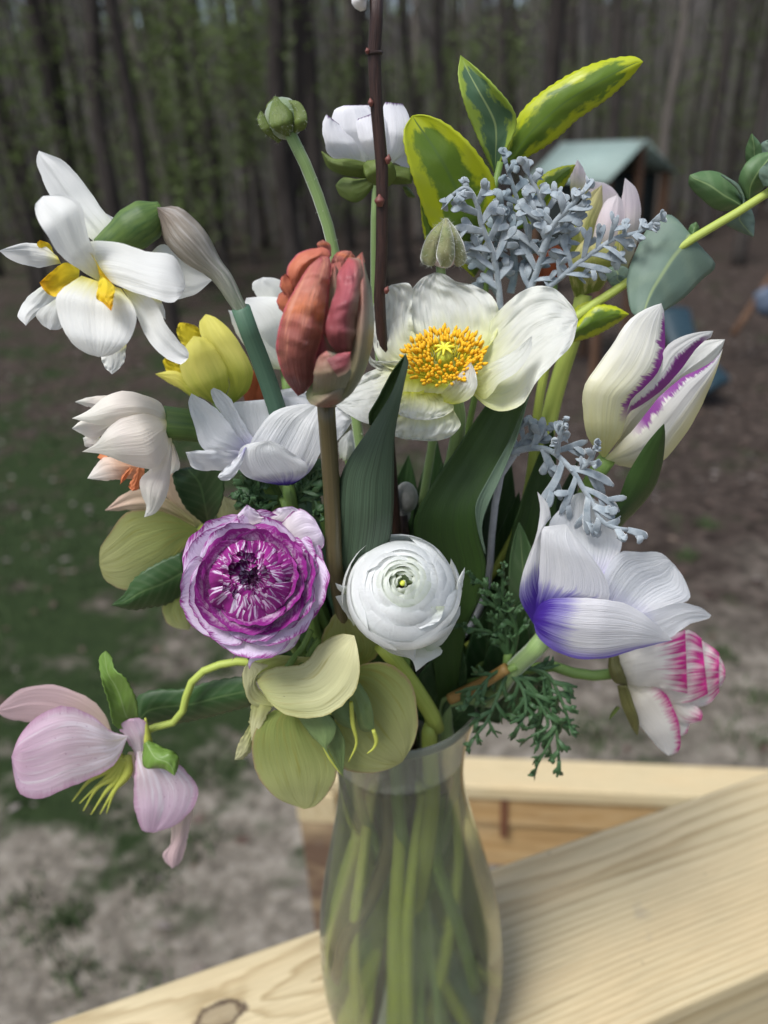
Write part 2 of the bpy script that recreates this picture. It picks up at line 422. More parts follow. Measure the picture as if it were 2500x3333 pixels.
M['ptul_g'] = petal_mat('green_striped_tulip_petal', [(0, (0.20, 0.24, 0.04)), (.5, (0.34, 0.36, 0.09)), (1, (0.60, 0.52, 0.28))], streak=((0.62, 0.58, 0.24), .5, .62, 0), veinscale=6, vein=.08)
M['rust'] = petal_mat('rust_red_petal', [(0, (0.20, 0.05, 0.02)), (1, (0.34, 0.09, 0.03))])
def leaf_mat(name, a, b_, vein=.18, veinscale=10, rough=.45, trans=.2, edge=None, epos=(.5, .6), eamp=.5, spec=.4, midrib=None, bump=.5):
    m, t, b = new_mat(name)
    uv, u, v, tc, oi = offset_uv(t)
    big = noise_(t, uv, 1.0, 3, .5, (2.5, 3.5, 1))
    col = mixc(t, big, a, b_)
    au = math_(t, 'ABSOLUTE', math_(t, 'SUBTRACT', math_(t, 'MULTIPLY', u, 2), 1))
    if edge:
        n1 = noise_(t, uv, 1.0, 4, .6, (4.0, 7.0, 1))
        e = math_(t, 'ADD', math_(t, 'MAXIMUM', au, ramp(t, v, [(.70, (0, 0, 0)), (.96, (1, 1, 1))])), math_(t, 'MULTIPLY', math_(t, 'SUBTRACT', n1, .5), eamp))
        col = mixc(t, ramp(t, e, [(epos[0], (0, 0, 0)), (epos[1], (1, 1, 1))]), col, edge)
    # side veins slant from the midrib to the margin
    sl_ = math_(t, 'SINE', math_(t, 'MULTIPLY', math_(t, 'SUBTRACT', v, math_(t, 'MULTIPLY', au, 0.22)), veinscale * 6.28))
    fine = noise_(t, uv, 1.0, 3, .6, (40, 40, 1))
    par = noise_(t, uv, 1.0, 3, .6, (60, 1.2, 1))
    hgt = math_(t, 'ADD', math_(t, 'MULTIPLY', sl_, .5), fine) if midrib else par
    vf = ramp(t, hgt, [(.55, (0, 0, 0)), (1.15, (1, 1, 1))]) if midrib else ramp(t, par, [(.35, (0, 0, 0)), (.7, (1, 1, 1))])
    col = mixc(t, math_(t, 'MULTIPLY', vf, vein * (.55 if midrib else 1)), col, mixc(t, .5, a, (0.55, 0.62, 0.38)) if midrib else (0.02, 0.03, 0.015))
    if midrib:
        col = mixc(t, ramp(t, au, [(.02, (1, 1, 1)), (.07, (0, 0, 0))]), col, midrib)
    t.links.new(col, b.inputs['Base Color'])
    b.inputs['Roughness'].default_value = rough
    b.inputs['Specular IOR Level'].default_value = spec
    bp = node(t, 'ShaderNodeBump'); bp.inputs['Strength'].default_value = bump * (.3 if midrib else 1); bp.inputs['Distance'].default_value = 0.0006
    t.links.new(hgt, bp.inputs['Height']); t.links.new(bp.outputs[0], b.inputs['Normal'])
    tr = node(t, 'ShaderNodeBsdfTranslucent'); t.links.new(col, tr.inputs[0])
    mx = node(t, 'ShaderNodeMixShader'); mx.inputs[0].default_value = trans
    t.links.new(b.outputs[0], mx.inputs[1]); t.links.new(tr.outputs[0], mx.inputs[2])
    t.links.new(mx.outputs[0], t.nodes['Material Output'].inputs[0])
    return m
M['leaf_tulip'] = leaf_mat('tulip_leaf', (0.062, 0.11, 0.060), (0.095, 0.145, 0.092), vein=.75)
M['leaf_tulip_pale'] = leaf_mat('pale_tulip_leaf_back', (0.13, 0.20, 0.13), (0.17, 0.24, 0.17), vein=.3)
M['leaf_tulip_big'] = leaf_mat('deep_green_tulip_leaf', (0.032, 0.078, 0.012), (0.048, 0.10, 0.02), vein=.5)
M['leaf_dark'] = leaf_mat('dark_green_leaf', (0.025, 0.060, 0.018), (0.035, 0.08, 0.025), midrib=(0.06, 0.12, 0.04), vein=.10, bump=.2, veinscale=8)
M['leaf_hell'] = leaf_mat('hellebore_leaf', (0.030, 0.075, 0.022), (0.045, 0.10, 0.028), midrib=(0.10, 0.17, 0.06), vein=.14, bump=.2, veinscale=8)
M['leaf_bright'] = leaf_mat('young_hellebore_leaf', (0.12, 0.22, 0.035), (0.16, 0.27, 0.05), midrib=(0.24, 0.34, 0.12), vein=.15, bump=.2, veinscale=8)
M['leaf_bract'] = leaf_mat('blue_green_bract', (0.17, 0.25, 0.085), (0.21, 0.29, 0.115), vein=.2)
M['leaf_var'] = leaf_mat('variegated_leaf', (0.07, 0.15, 0.018), (0.20, 0.30, 0.03), edge=(0.48, 0.54, 0.02), epos=(.50, .70), eamp=1.3, midrib=(0.12, 0.2, 0.04), vein=.12, veinscale=5, rough=.35, trans=.3)
M['leaf_var2'] = leaf_mat('pale_variegated_leaf', (0.085, 0.17, 0.085), (0.11, 0.20, 0.11), edge=(0.36, 0.48, 0.07), epos=(.54, .74), eamp=1.3, midrib=(0.36, 0.46, 0.2), vein=.12, veinscale=5, rough=.35, trans=.3)
M['leaf_water'] = leaf_mat('leaf_blade_in_water', (0.22, 0.29, 0.04), (0.30, 0.37, 0.07), vein=.4, trans=.4)
M['leaf_euc'] = leaf_mat('eucalyptus_leaf', (0.105, 0.165, 0.12), (0.15, 0.21, 0.165), midrib=(0.26, 0.33, 0.17), vein=.18, veinscale=4, rough=.6, trans=.1)
M['leaf_euc2'] = leaf_mat('green_eucalyptus_leaf', (0.07, 0.14, 0.05), (0.10, 0.18, 0.07), midrib=(0.22, 0.31, 0.13), vein=.18, veinscale=4, rough=.5, trans=.15)
def plain(name, a, b_, scale=60, rough=.55, bump=.3, spec=.4, sheen=0, coord='Object', stretch=(1, 1, 1), trans=0):
    m, t, b = new_mat(name)
    tc = node(t, 'ShaderNodeTexCoord')
    n = noise_(t, tc.outputs[coord], scale, 4, .6, stretch)
    col = mixc(t, ramp(t, n, [(.3, (0, 0, 0)), (.7, (1, 1, 1))]), a, b_)
    t.links.new(col, b.inputs['Base Color'])
    b.inputs['Roughness'].default_value = rough
    b.inputs['Specular IOR Level'].default_value = spec
    if sheen:
        b.inputs['Sheen Weight'].default_value = sheen
        b.inputs['Sheen Roughness'].default_value = .4
    bp = node(t, 'ShaderNodeBump'); bp.inputs['Strength'].default_value = bump; bp.inputs['Distance'].default_value = 0.0008
    t.links.new(n, bp.inputs['Height']); t.links.new(bp.outputs[0], b.inputs['Normal'])
    if trans:
        tr = node(t, 'ShaderNodeBsdfTranslucent'); t.links.new(col, tr.inputs[0])
        mx = node(t, 'ShaderNodeMixShader'); mx.inputs[0].default_value = trans
        t.links.new(b.outputs[0], mx.inputs[1]); t.links.new(tr.outputs[0], mx.inputs[2])
        t.links.new(mx.outputs[0], t.nodes['Material Output'].inputs[0])
    return m
ST = dict(coord='UV', stretch=(14, 1.5, 1), scale=1.5, bump=.3)
M['stem'] = plain('green_stem', (0.11, 0.19, 0.04), (0.16, 0.25, 0.06), **ST)
M['stem_y'] = plain('yellow_green_stem', (0.30, 0.38, 0.06), (0.40, 0.46, 0.10), **ST)
M['stem_blue'] = plain('blue_green_stem', (0.055, 0.12, 0.075), (0.085, 0.16, 0.10), **ST)
M['stem_red'] = plain('brownish_tulip_stem', (0.065, 0.055, 0.022), (0.11, 0.085, 0.04), rough=.35, **ST)
M['stem_hairy'] = plain('downy_stem', (0.17, 0.27, 0.08), (0.26, 0.36, 0.14), sheen=.5, **ST)
M['bark_twig'] = plain('red_brown_twig_bark', (0.014, 0.006, 0.005), (0.050, 0.022, 0.015), rough=.5, coord='UV', stretch=(9, 26, 1), scale=2, bump=.8)
M['bud_red'] = plain('red_twig_bud', (0.10, 0.03, 0.025), (0.18, 0.06, 0.045), scale=120)
M['fuzz_white'] = plain('white_catkin_fluff', (0.62, 0.60, 0.58), (0.75, 0.73, 0.70), scale=300, sheen=.6)
M['fuzz_grey'] = plain('grey_catkin_fluff', (0.20, 0.20, 0.18), (0.34, 0.33, 0.30), scale=300, sheen=.6)
M['bud_green'] = plain('hairy_green_bud', (0.10, 0.16, 0.07), (0.22, 0.27, 0.15), scale=160, sheen=.8, rough=.8, coord='Object')
M['bud_brown'] = plain('hairy_olive_sepal', (0.14, 0.17, 0.06), (0.25, 0.24, 0.12), scale=160, sheen=.8, rough=.8)
M['bud_core'] = plain('pale_bud_core', (0.5, 0.40, 0.42), (0.62, 0.52, 0.52), scale=160)
M['hair'] = plain('pale_plant_hair', (0.48, 0.52, 0.42), (0.55, 0.58, 0.48), scale=100, rough=.7)
M['sepal'] = leaf_mat('green_sepal', (0.12, 0.18, 0.035), (0.17, 0.22, 0.05), vein=.2, trans=.2)
M['sepal_brown'] = leaf_mat('olive_brown_sepal', (0.12, 0.12, 0.035), (0.16, 0.15, 0.05), vein=.2, trans=.15)
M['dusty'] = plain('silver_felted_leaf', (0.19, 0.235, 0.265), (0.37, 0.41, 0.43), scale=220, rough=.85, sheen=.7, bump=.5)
M['dusty_back'] = plain('silver_leaf_painted_shade', (0.15, 0.20, 0.225), (0.26, 0.31, 0.335), scale=220, rough=.85, sheen=.5, bump=.5)  # darker copy of the silver leaf, shade put into the colour for deeper leaves
M['dusty_stem'] = plain('silver_felted_stem', (0.40, 0.41, 0.42), (0.52, 0.53, 0.53), scale=220, rough=.85, sheen=.7, bump=.4)
M['fern'] = plain('anemone_fern_leaf', (0.035, 0.085, 0.030), (0.065, 0.13, 0.05), scale=120, rough=.5, trans=.12)
M['paper'] = petal_mat('papery_spathe', [(0, (0.38, 0.30, 0.24)), (.4, (0.46, 0.42, 0.35)), (.8, (0.44, 0.46, 0.37)), (1, (0.34, 0.40, 0.26))], veinscale=9, vein=.22, bump=.8, trans=.35, streak=((0.66, 0.62, 0.57), .5, .68, 0))
M['tube_green'] = plain('daffodil_neck', (0.03, 0.075, 0.015), (0.10, 0.16, 0.03), **ST)
M['anther'] = plain('orange_yellow_anther', (0.66, 0.32, 0.006), (0.82, 0.50, 0.015), scale=300, rough=.7)
M['filament'] = plain('yellow_filament', (0.66, 0.60, 0.03), (0.72, 0.66, 0.06), scale=200)
M['pistil'] = plain('yellow_green_pistil', (0.45, 0.52, 0.05), (0.60, 0.62, 0.08), scale=200)
M['carpel'] = plain('yellow_green_seed_pod', (0.34, 0.38, 0.05), (0.46, 0.48, 0.09), **ST)
M['eye_dark'] = plain('deep_magenta_heart', (0.05, 0.006, 0.035), (0.11, 0.015, 0.075), scale=300)
M['black'] = plain('dark_stigma', (0.02, 0.015, 0.02), (0.05, 0.04, 0.04), scale=200)
# ---------------------------------------------------------------- ground
def ground_mat():
    m, t, b = new_mat('yard_soil_and_thin_grass')
    tc = node(t, 'ShaderNodeTexCoord'); P = tc.outputs['Object']
    sp = node(t, 'ShaderNodeSeparateXYZ'); t.links.new(P, sp.inputs[0])
    x, y = sp.outputs[0], sp.outputs[1]
    n1 = noise_(t, P, 9.0, 6, .7)
    n2 = noise_(t, P, 1.1, 4, .6)
    n3 = noise_(t, P, 30.0, 4, .7)
    n4 = noise_(t, P, 3.2, 4, .65)
    soil = ramp(t, n1, [(.31, (0.065, 0.056, 0.043)), (.5, (0.165, 0.144, 0.115)), (.68, (0.295, 0.264, 0.218))])
    soil = mixc(t, ramp(t, n3, [(.5, (0, 0, 0)), (.85, (.7, .7, .7))]), soil, (0.33, 0.30, 0.25))
    litter = ramp(t, n1, [(.3, (0.014, 0.010, 0.008)), (.48, (0.042, 0.032, 0.026)), (.68, (0.105, 0.080, 0.066))])
    far = ramp(t, math_(t, 'ADD', math_(t, 'MULTIPLY', y, 0.1), math_(t, 'MULTIPLY', math_(t, 'SUBTRACT', n2, .5), .5)), [(.30, (0, 0, 0)), (.50, (1, 1, 1))])
    col = mixc(t, far, soil, litter)
    grass = mixc(t, n1, (0.007, 0.015, 0.005), (0.040, 0.060, 0.022))
    left = ramp(t, math_(t, 'ADD', math_(t, 'MULTIPLY', x, -0.16), 0.42), [(.25, (0, 0, 0)), (.8, (1, 1, 1))])
    mid = ramp(t, math_(t, 'MULTIPLY', y, 0.05), [(.112, (0, 0, 0)), (.155, (1, 1, 1)), (.40, (1, 1, 1)), (.52, (.35, .35, .35))])
    g = math_(t, 'ADD', math_(t, 'ADD', math_(t, 'MULTIPLY', math_(t, 'MULTIPLY', left, mid), .34), n2), math_(t, 'MULTIPLY', math_(t, 'SUBTRACT', n4, .5), .85))
    gm = ramp(t, g, [(.60, (0, 0, 0)), (.78, (1, 1, 1))])
    col = mixc(t, gm, col, grass)
    t.links.new(col, b.inputs['Base Color'])
    b.inputs['Roughness'].default_value = .95
    b.inputs['Specular IOR Level'].default_value = .1
    bp = node(t, 'ShaderNodeBump'); bp.inputs['Strength'].default_value = .8; bp.inputs['Distance'].default_value = .03
    t.links.new(math_(t, 'ADD', n1, n3), bp.inputs['Height']); t.links.new(bp.outputs[0], b.inputs['Normal'])
    return m
def gz(x, y):
    h = 0.10 * noise.noise(Vector((x * .25, y * .25, 0))) + 0.04 * noise.noise(Vector((x * .9, y * .9, 4)))
    return h + max(0, y - 42) ** 1.25 * 0.045
def grid_sheet(name, xs, ys, mat):
    V = [(x, y, gz(x, y)) for y in ys for x in xs]
    n = len(xs)
    Fs = [(j * n + i, j * n + i + 1, (j + 1) * n + i + 1, (j + 1) * n + i) for j in range(len(ys) - 1) for i in range(n - 1)]
    return build(name, V, Fs, mat)
def spaced(lo, hi, c, n):
    out = []
    for i in range(n + 1):
        s = i / n * 2 - 1
        out.append(c + (hi - c if s > 0 else c - lo) * math.copysign(abs(s) ** 2.2, s))
    return out
gr = grid_sheet('ground', spaced(-160, 160, 0, 110), [-30 + 30 * (i / 14) for i in range(14)] + [220 * (i / 130) ** 2.0 for i in range(131)], ground_mat())
tag(gr, 'bare greyish yard soil with thin grass and leaf litter', kind='structure')

# grass blades and fallen leaves lying on the yard
def grass_amount(x, y):
    n2 = noise.noise(Vector((x * .8, y * .8, 2.3)))
    left = min(1, max(0, (-x * .16 + .17) / .55)); mid = 1 if 3.2 < y < 9.5 else .3
    return n2 + left * mid * .75
V, Fs = [], []
rg = random.Random(3)
tufts = [pz(*p, 0) for p in ((700, 2490), (760, 2480), (650, 2510), (200, 3000), (160, 3040), (240, 2980), (480, 2860), (520, 2850), (120, 2560), (80, 2600), (350, 2570), (470, 3180), (260, 3180), (60, 2950),
         (1920, 2405), (1960, 2420), (2440, 2430), (1240, 2520), (2230, 1830), (2300, 1720), (2460, 2290), (2350, 2150), (350, 2700), (600, 2740), (660, 2720))]
def blade(x, y, h):
    a = rg.uniform(0, 6.28); ln = rg.uniform(.2, .7) * h; wd = .004 + .002 * y * .3
    z = gz(x, y); d = Vector((math.cos(a), math.sin(a), 0)); s = Vector((-d.y, d.x, 0)) * wd
    b0 = len(V); p = Vector((x, y, z - .004))
    V.extend([p - s, p + s, p + d * ln * .5 + Vector((0, 0, h * .7)) + s * .6, p + d * ln * .5 + Vector((0, 0, h * .7)) - s * .6, p + d * ln + Vector((0, 0, h))])
    Fs.extend([(b0, b0 + 1, b0 + 2, b0 + 3), (b0 + 3, b0 + 2, b0 + 4)])
for tf in tufts:
    sg_ = rg.uniform(.04, .10)
    for k in range(rg.randrange(50, 130)):
        blade(tf.x + rg.gauss(0, sg_), tf.y + rg.gauss(0, sg_), rg.uniform(.02, .06))
k = 0
while k < 16000:
    y = 1.6 + 12 * rg.random() ** 1.3; x = rg.uniform(-.75, .75) * (y + 2)
    if grass_amount(x, y) > .42 + rg.random() * .35:
        blade(x, y, rg.uniform(.03, .10))
    k += 1
tag(build('grass', V, Fs, plain('dull_grass', (0.025, 0.045, 0.014), (0.060, 0.090, 0.030), scale=8, rough=.8)), 'short dull green grass in scattered tufts on the soil', 'grass', kind='stuff')
V, Fs, ids = [], [], []
for k in range(9000):
    y = 2 + 22 * rg.random() ** 0.8; x = rg.uniform(-.8, .8) * (y + 2)
    if y < 6 and rg.random() < .6: continue
    a = rg.uniform(0, 6.28); s = rg.uniform(.02, .055); z = gz(x, y) + .004
    c, n_ = math.cos(a) * s, math.sin(a) * s; tz = rg.uniform(0, .03)
    b0 = len(V)
    V.extend([(x - c, y - n_, z), (x + n_ * .5, y - c * .5, z + tz), (x + c, y + n_, z + .008), (x - n_ * .5, y + c * .5, z + rg.uniform(0, .02))])
    Fs.append((b0, b0 + 1, b0 + 2, b0 + 3)); ids.append(rg.randrange(3))
tag(build('fallen_leaves', V, Fs, [plain('fallen_leaf_brown', (0.07, 0.05, 0.036), (0.12, 0.088, 0.065), scale=5), plain('fallen_leaf_grey', (0.13, 0.11, 0.095), (0.19, 0.165, 0.145), scale=5), plain('fallen_leaf_dark', (0.05, 0.03, 0.022), (0.1, 0.06, 0.045), scale=5)], mat_ids=ids), 'brown and grey fallen leaves strewn over the yard', 'leaf litter', kind='stuff')

# ---------------------------------------------------------------- woods
BARK = plain('grey_brown_bark', (0.030, 0.026, 0.023), (0.080, 0.070, 0.062), scale=3.5, rough=.95, bump=1.0, spec=.1, coord='Object', stretch=(3, 3, .5))
BARK_D = plain('dark_wet_bark', (0.020, 0.017, 0.015), (0.055, 0.047, 0.042), scale=3.5, rough=.95, bump=1.0, spec=.1, coord='Object', stretch=(3, 3, .5))
BARK_L = plain('pale_grey_bark', (0.10, 0.088, 0.076), (0.17, 0.15, 0.13), scale=3.5, rough=.95, bump=1.0, spec=.1, coord='Object', stretch=(3, 3, .5))
SPRING = plain('spring_leaves', (0.075, 0.11, 0.025), (0.13, 0.18, 0.05), scale=2.0, rough=.7, trans=.4)
TWIG = plain('bare_twigs', (0.05, 0.042, 0.036), (0.09, 0.078, 0.068), scale=4, rough=.95, spec=.1)
def tree_geo(seed, h=15, r=.2, lean=(0, 0), low=3.0, limbs=16, leaves=250, leafz=(1.5, 9), fork=False):
    g = random.Random(seed)
    P = [Vector((lean[0] * t * h + g.uniform(-.12, .12) * (t > 0), lean[1] * t * h + g.uniform(-.12, .12) * (t > 0), t * h)) for t in (0, .12, .25, .4, .6, .8, 1)]
    V, Fs, U = tube_geo([P[0] - Vector((0, 0, .2))] + P, [r * 1.45, r * 1.1, r, r * .93, r * .85, r * .7, r * .45, r * .12], sides=9, n=22)
    if fork:
        q = P[1] + Vector((.0, 0, 0))
        tube_geo([q, q + Vector((.5, .1, 2.5)), q + Vector((.75, .2, 6)), q + Vector((.9, .3, 11))], [r * .75, r * .65, r * .5, r * .1], sides=8, n=14, V=V, Fs=Fs, U=U)
    CV, CF, CU, ids = [], [], [], []
    tips = []
    C = catmull(P, 40)
    for k in range(limbs):
        z = low + (h - low) * (k + g.random()) / limbs
        c = C[min(40, int(z / h * 40))]
        a = g.uniform(0, 6.28); L = g.uniform(1.2, 3.2) * (1 - .45 * z / h)
        d = Vector((math.cos(a), math.sin(a), g.uniform(.2, .9))).normalized()
        e = c + d * L + Vector((0, 0, L * .25)); mdl = c.lerp(e, .5) + Vector((g.uniform(-.2, .2), g.uniform(-.2, .2), -.1))
        rr = r * g.uniform(.12, .26)
        f0 = len(CF)
        tube_geo([c, mdl, e], [rr, rr * .6, rr * .15], sides=5, n=5, V=CV, Fs=CF, U=CU, cap=False)
        for s in range(5):
            q = c.lerp(e, g.uniform(.3, 1)); dd = (d + Vector((g.uniform(-.9, .9), g.uniform(-.9, .9), g.uniform(-.3, .8)))).normalized() * L * g.uniform(.3, .6)
            tube_geo([q, q + dd * .5 + Vector((0, 0, -.03)), q + dd], [rr * .3, rr * .2, rr * .07], sides=3, n=3, V=CV, Fs=CF, U=CU, cap=False)
            tips.append(q + dd); tips.append(q + dd * .6)
        ids.extend([0] * (len(CF) - f0))
    low_tips = [q for q in tips if leafz[0] < q.z < leafz[1]] or tips
    for k in range(leaves):
        q = g.choice(low_tips) + Vector((g.gauss(0, .28), g.gauss(0, .28), g.gauss(0, .22)))
        s = g.uniform(.03, .075); a = Vector((g.uniform(-1, 1), g.uniform(-1, 1), g.uniform(-1, 1))).normalized(); b_ = a.orthogonal().normalized()
        n0 = len(CV)
        CV.extend([q - a * s, q + b_ * s * .5, q + a * s, q - b_ * s * .5]); CU.extend([(0, 0)] * 4)
        CF.append((n0, n0 + 1, n0 + 2, n0 + 3)); ids.append(1)
    return (V, Fs, U), (CV, CF, CU, ids)
PROTO = {}
def tree_proto(key, bark, **kw):
    (V, Fs, U), (CV, CF, CU, ids) = tree_geo(**kw)
    a = build('trunk', V, Fs, bark); b_ = build('crown', CV, CF, [TWIG, SPRING], mat_ids=ids)
    PROTO[key] = (a.data, b_.data)
    for o in (a, b_): bpy.data.objects.remove(o)
tree_proto('a', BARK, seed=1, r=.15, limbs=14, low=4)
tree_proto('b', BARK_D, seed=2, r=.19, limbs=14, low=4.5, leaves=120)
tree_proto('c', BARK, seed=3, r=.11, limbs=18, low=2.2, leaves=500, h=13)
tree_proto('d', BARK_D, seed=4, r=.145, limbs=14, low=3, lean=(.05, .02), leaves=300)
tree_proto('e', BARK_L, seed=5, r=.13, limbs=14, low=4, leaves=160)
tree_proto('s', BARK, seed=6, r=.05, h=6, limbs=22, low=.7, leaves=1500, leafz=(.4, 5))
tree_proto('t', BARK_D, seed=8, r=.06, h=7, limbs=24, low=.9, leaves=1000, leafz=(.8, 6))
tree_proto('f', BARK_D, seed=9, r=.18, limbs=14, low=4.5, leaves=120, fork=True)
def place_tree(key, x, y, rz, s, label, group, name='tree'):
    root = thing(name, label, 'tree', (x, y, gz(x, y) - .03), group)
    for nm, d in zip(('trunk', 'crown'), PROTO[key]):
        c = bpy.data.objects.new(nm, d); COL.objects.link(c); c.parent = root
    root.rotation_euler = (0, 0, rz); root.scale = (s, s, s)
    return root
rt = random.Random(21)
NEAR = [ # picture x of the trunk, distance, kind, turn, scale, label
    (345, 15.5, 'd', 0.1, 1.0, 'slim dark leaning tree directly above the topmost daffodil petals'),
    (225, 17.0, 'b', 1.0, .8, 'dark upright trunk directly behind the tip of the tallest daffodil petal'),
    (470, 11.5, 'b', 2.2, .5, 'thin dark straight trunk between daffodil and ranunculus bud, close to leaning tree'),
    (530, 18.5, 'e', 0.4, .95, 'pale grey trunk rising behind the papery daffodil spathe'),
    (945, 15.0, 'f', 0.2, .9, 'thick dark forked trunk directly behind the round ranunculus bud'),
    (1030, 17.0, 'b', 0.7, .85, 'dark trunk between ranunculus bud and brown willow twig'),
    (1205, 18.0, 'b', 2.9, .9, 'dark trunk half hidden behind the brown willow twig'),
    (1440, 21.0, 'a', 1.4, .9, 'grey trunk rising behind the upright variegated leaf'),
    (1630, 20.0, 'a', .3, .85, 'brown trunk between the two spreading variegated leaves'),
    (1790, 15.8, 'b', 1.7, .82, 'thick dark trunk behind the widest yellow margined leaf'),
    (1985, 21.0, 'a', 2.4, .9, 'grey trunk just left of the play house roof ridge'),
    (2165, 19.0, 'e', 2.0, .8, 'greyish trunk rising behind the play house gable'),
    (2310, 22.0, 'a', 2.8, 1.0, 'brown grey trunk standing to the right of the play house roof'),
    (2440, 17.5, 'c', 1.8, 1.0, 'twiggy tree above the eucalyptus tip at the edge of view'),
    (60, 19.5, 'c', 4.0, 1.1, 'leafy twiggy tree at the far left edge of the woods'),
]
for x, Y, k, rz, s, lb in NEAR:
    p = py(x, 600, Y); place_tree(k, p.x, Y, rz, s, lb, 'trees along the edge of the woods')
for i in range(75):
    Y = 20 + 26 * (i / 75) ** .9; x = rt.uniform(-.62, .66) * Y
    place_tree(rt.choice('aabceadd'), x, Y, rt.uniform(0, 6.28), rt.uniform(.75, 1.2), 'bare brown grey trunk standing deeper in the woods', 'trees deeper in the woods')
for i, (x, Y) in enumerate(((130, 16.5), (20, 19), (420, 21), (640, 19), (800, 22), (1000, 20), (700, 16.8), (1330, 19), (1120, 24), (1500, 23), (1700, 25), (2250, 24), (2050, 26), (300, 24), (1380, 26), (560, 26), (2380, 26))):
    p = py(x, 600, Y)
    place_tree('st'[i % 2], p.x, Y, rt.uniform(0, 6), rt.uniform(.8, 1.25), 'slender sapling with fresh pale green leaves among the dark trunks', 'leafing saplings under the trees', 'sapling')
# the deep woods beyond, one mass
V, Fs = [], []
def prism(x, y, z0, h, r, lx, ly):
    b0 = len(V)
    for z, rr, ox, oy in ((z0, r, 0, 0), (z0 + h, r * .35, lx, ly)):
        for k in range(4):
            a = k * 1.5708 + x
            V.append((x + ox + rr * math.cos(a), y + oy + rr * math.sin(a), z))
    for k in range(4):
        Fs.append((b0 + k, b0 + (k + 1) % 4, b0 + 4 + (k + 1) % 4, b0 + 4 + k))
for i in range(1300):
    y = rt.uniform(44, 105); x = rt.uniform(-1.3, 1.3) * y
    prism(x, y, gz(x, y) - .3, rt.uniform(12, 22), rt.uniform(.07, .24), rt.uniform(-.8, .8), rt.uniform(-.5, .5))
for i in range(1050):
    y = rt.uniform(26, 46); x = rt.uniform(-1.3, 1.3) * y
    prism(x, y, gz(x, y) - .2, rt.uniform(9, 16), rt.uniform(.03, .11), rt.uniform(-.7, .7), rt.uniform(-.4, .4))
for i in range(5500):
    y = rt.uniform(34, 90); x = rt.uniform(-1.25, 1.25) * y; z = gz(x, y) + rt.uniform(.2, 15)
    prism(x, y, z, rt.uniform(.8, 2.6), rt.uniform(.015, .04), rt.uniform(-1.4, 1.4), rt.uniform(-1, 1))
tag(build('woods', V, Fs, plain('far_bark_painted_haze', (0.10, 0.092, 0.084), (0.19, 0.176, 0.162), scale=.4, rough=.95, spec=.1)), 'dim mass of bare trunks and twigs filling the distance', 'woods', kind='stuff')  # bark colour lightened to stand for haze over the distance
V, Fs = [], []
for i in range(26000):
    y = rt.uniform(22, 60); x = rt.uniform(-.72, .72) * y
    if noise.noise(Vector((x * .13, y * .1, 7.7))) < -.02 + .25 * rt.random(): continue
    z = gz(x, y) + .2 + 4.6 * rt.random() ** 1.6
    s = rt.uniform(.05, .11); a = Vector((rt.uniform(-1, 1), rt.uniform(-1, 1), rt.uniform(-1, 1))).normalized() * s; b_ = a.orthogonal().normalized() * s * .6
    q = Vector((x, y, z)); n0 = len(V)
    V.extend([q - a, q + b_, q + a, q - b_]); Fs.append((n0, n0 + 1, n0 + 2, n0 + 3))
tag(build('undergrowth', V, Fs, SPRING), 'hazy pale green spring leaves of the understorey between trunks', 'undergrowth', kind='stuff')

# ---------------------------------------------------------------- play house in the yard
def box_geo(c, ax, ay, az, V, Fs):
    b0 = len(V)
    for sx, sy, sz in ((-1, -1, -1), (1, -1, -1), (1, 1, -1), (-1, 1, -1), (-1, -1, 1), (1, -1, 1), (1, 1, 1), (-1, 1, 1)):
        V.append(c + ax * sx + ay * sy + az * sz)
    for f in ((0, 3, 2, 1), (4, 5, 6, 7), (0, 1, 5, 4), (1, 2, 6, 5), (2, 3, 7, 6), (3, 0, 4, 7)):
        Fs.append(tuple(b0 + i for i in f))
def box(name, parent, mat, c, ax, ay, az, bev=0.004):
    V, Fs = [], []
    box_geo(Vector(c), Vector(ax), Vector(ay), Vector(az), V, Fs)
    o = build(name, V, Fs, mat, parent, smooth=False)
    if bev:
        m = o.modifiers.new('bevel', 'BEVEL'); m.width = bev; m.segments = 2
    return o
PLAYWOOD = plain('brown_play_set_wood', (0.07, 0.035, 0.02), (0.12, 0.065, 0.035), scale=4, rough=.8)
CANVAS = plain('grey_green_canvas', (0.20, 0.27, 0.24), (0.25, 0.32, 0.29), scale=3, rough=.7)
DARKP = plain('dark_tarp_and_opening_shade', (0.006, 0.010, 0.009), (0.014, 0.02, 0.018), scale=3, rough=.9)  # near-black wall colour, also paints the shade in the play house openings
NAVY = plain('dark_teal_plastic', (0.012, 0.030, 0.040), (0.02, 0.042, 0.055), scale=3, rough=.4)
LBLUE = plain('pale_blue_plastic', (0.07, 0.09, 0.13), (0.10, 0.13, 0.18), scale=3, rough=.5)
BP = py(2083, 456, 9.6)
gdir = Vector((math.cos(RAD(33)), math.sin(RAD(33)), 0)); rdir = Vector((-gdir.y, gdir.x, 0)); ZZ = Vector((0, 0, 1))
phl = Vector((BP.x, BP.y, 0)) + rdir * .75
ph = thing('play_house', 'wooden play house with pale grey green canvas roof and dark openings', 'play house', (phl.x, phl.y, 0))
apex, eave, hw = BP.z, BP.z - .36, .56
V, Fs = [], []
for sgn in (-1, 1):
    a0 = Vector((BP.x, BP.y, apex)) - rdir * .1; a1 = a0 + rdir * 1.3
    b0_ = a0 + gdir * sgn * hw * 1.1 + ZZ * (eave - apex) * 1.1; b1 = b0_ + rdir * 1.3
    rs = build('roof_canvas', [a0, a1, b1, b0_], [(0, 1, 2, 3)], CANVAS, ph); thick(rs, .012)
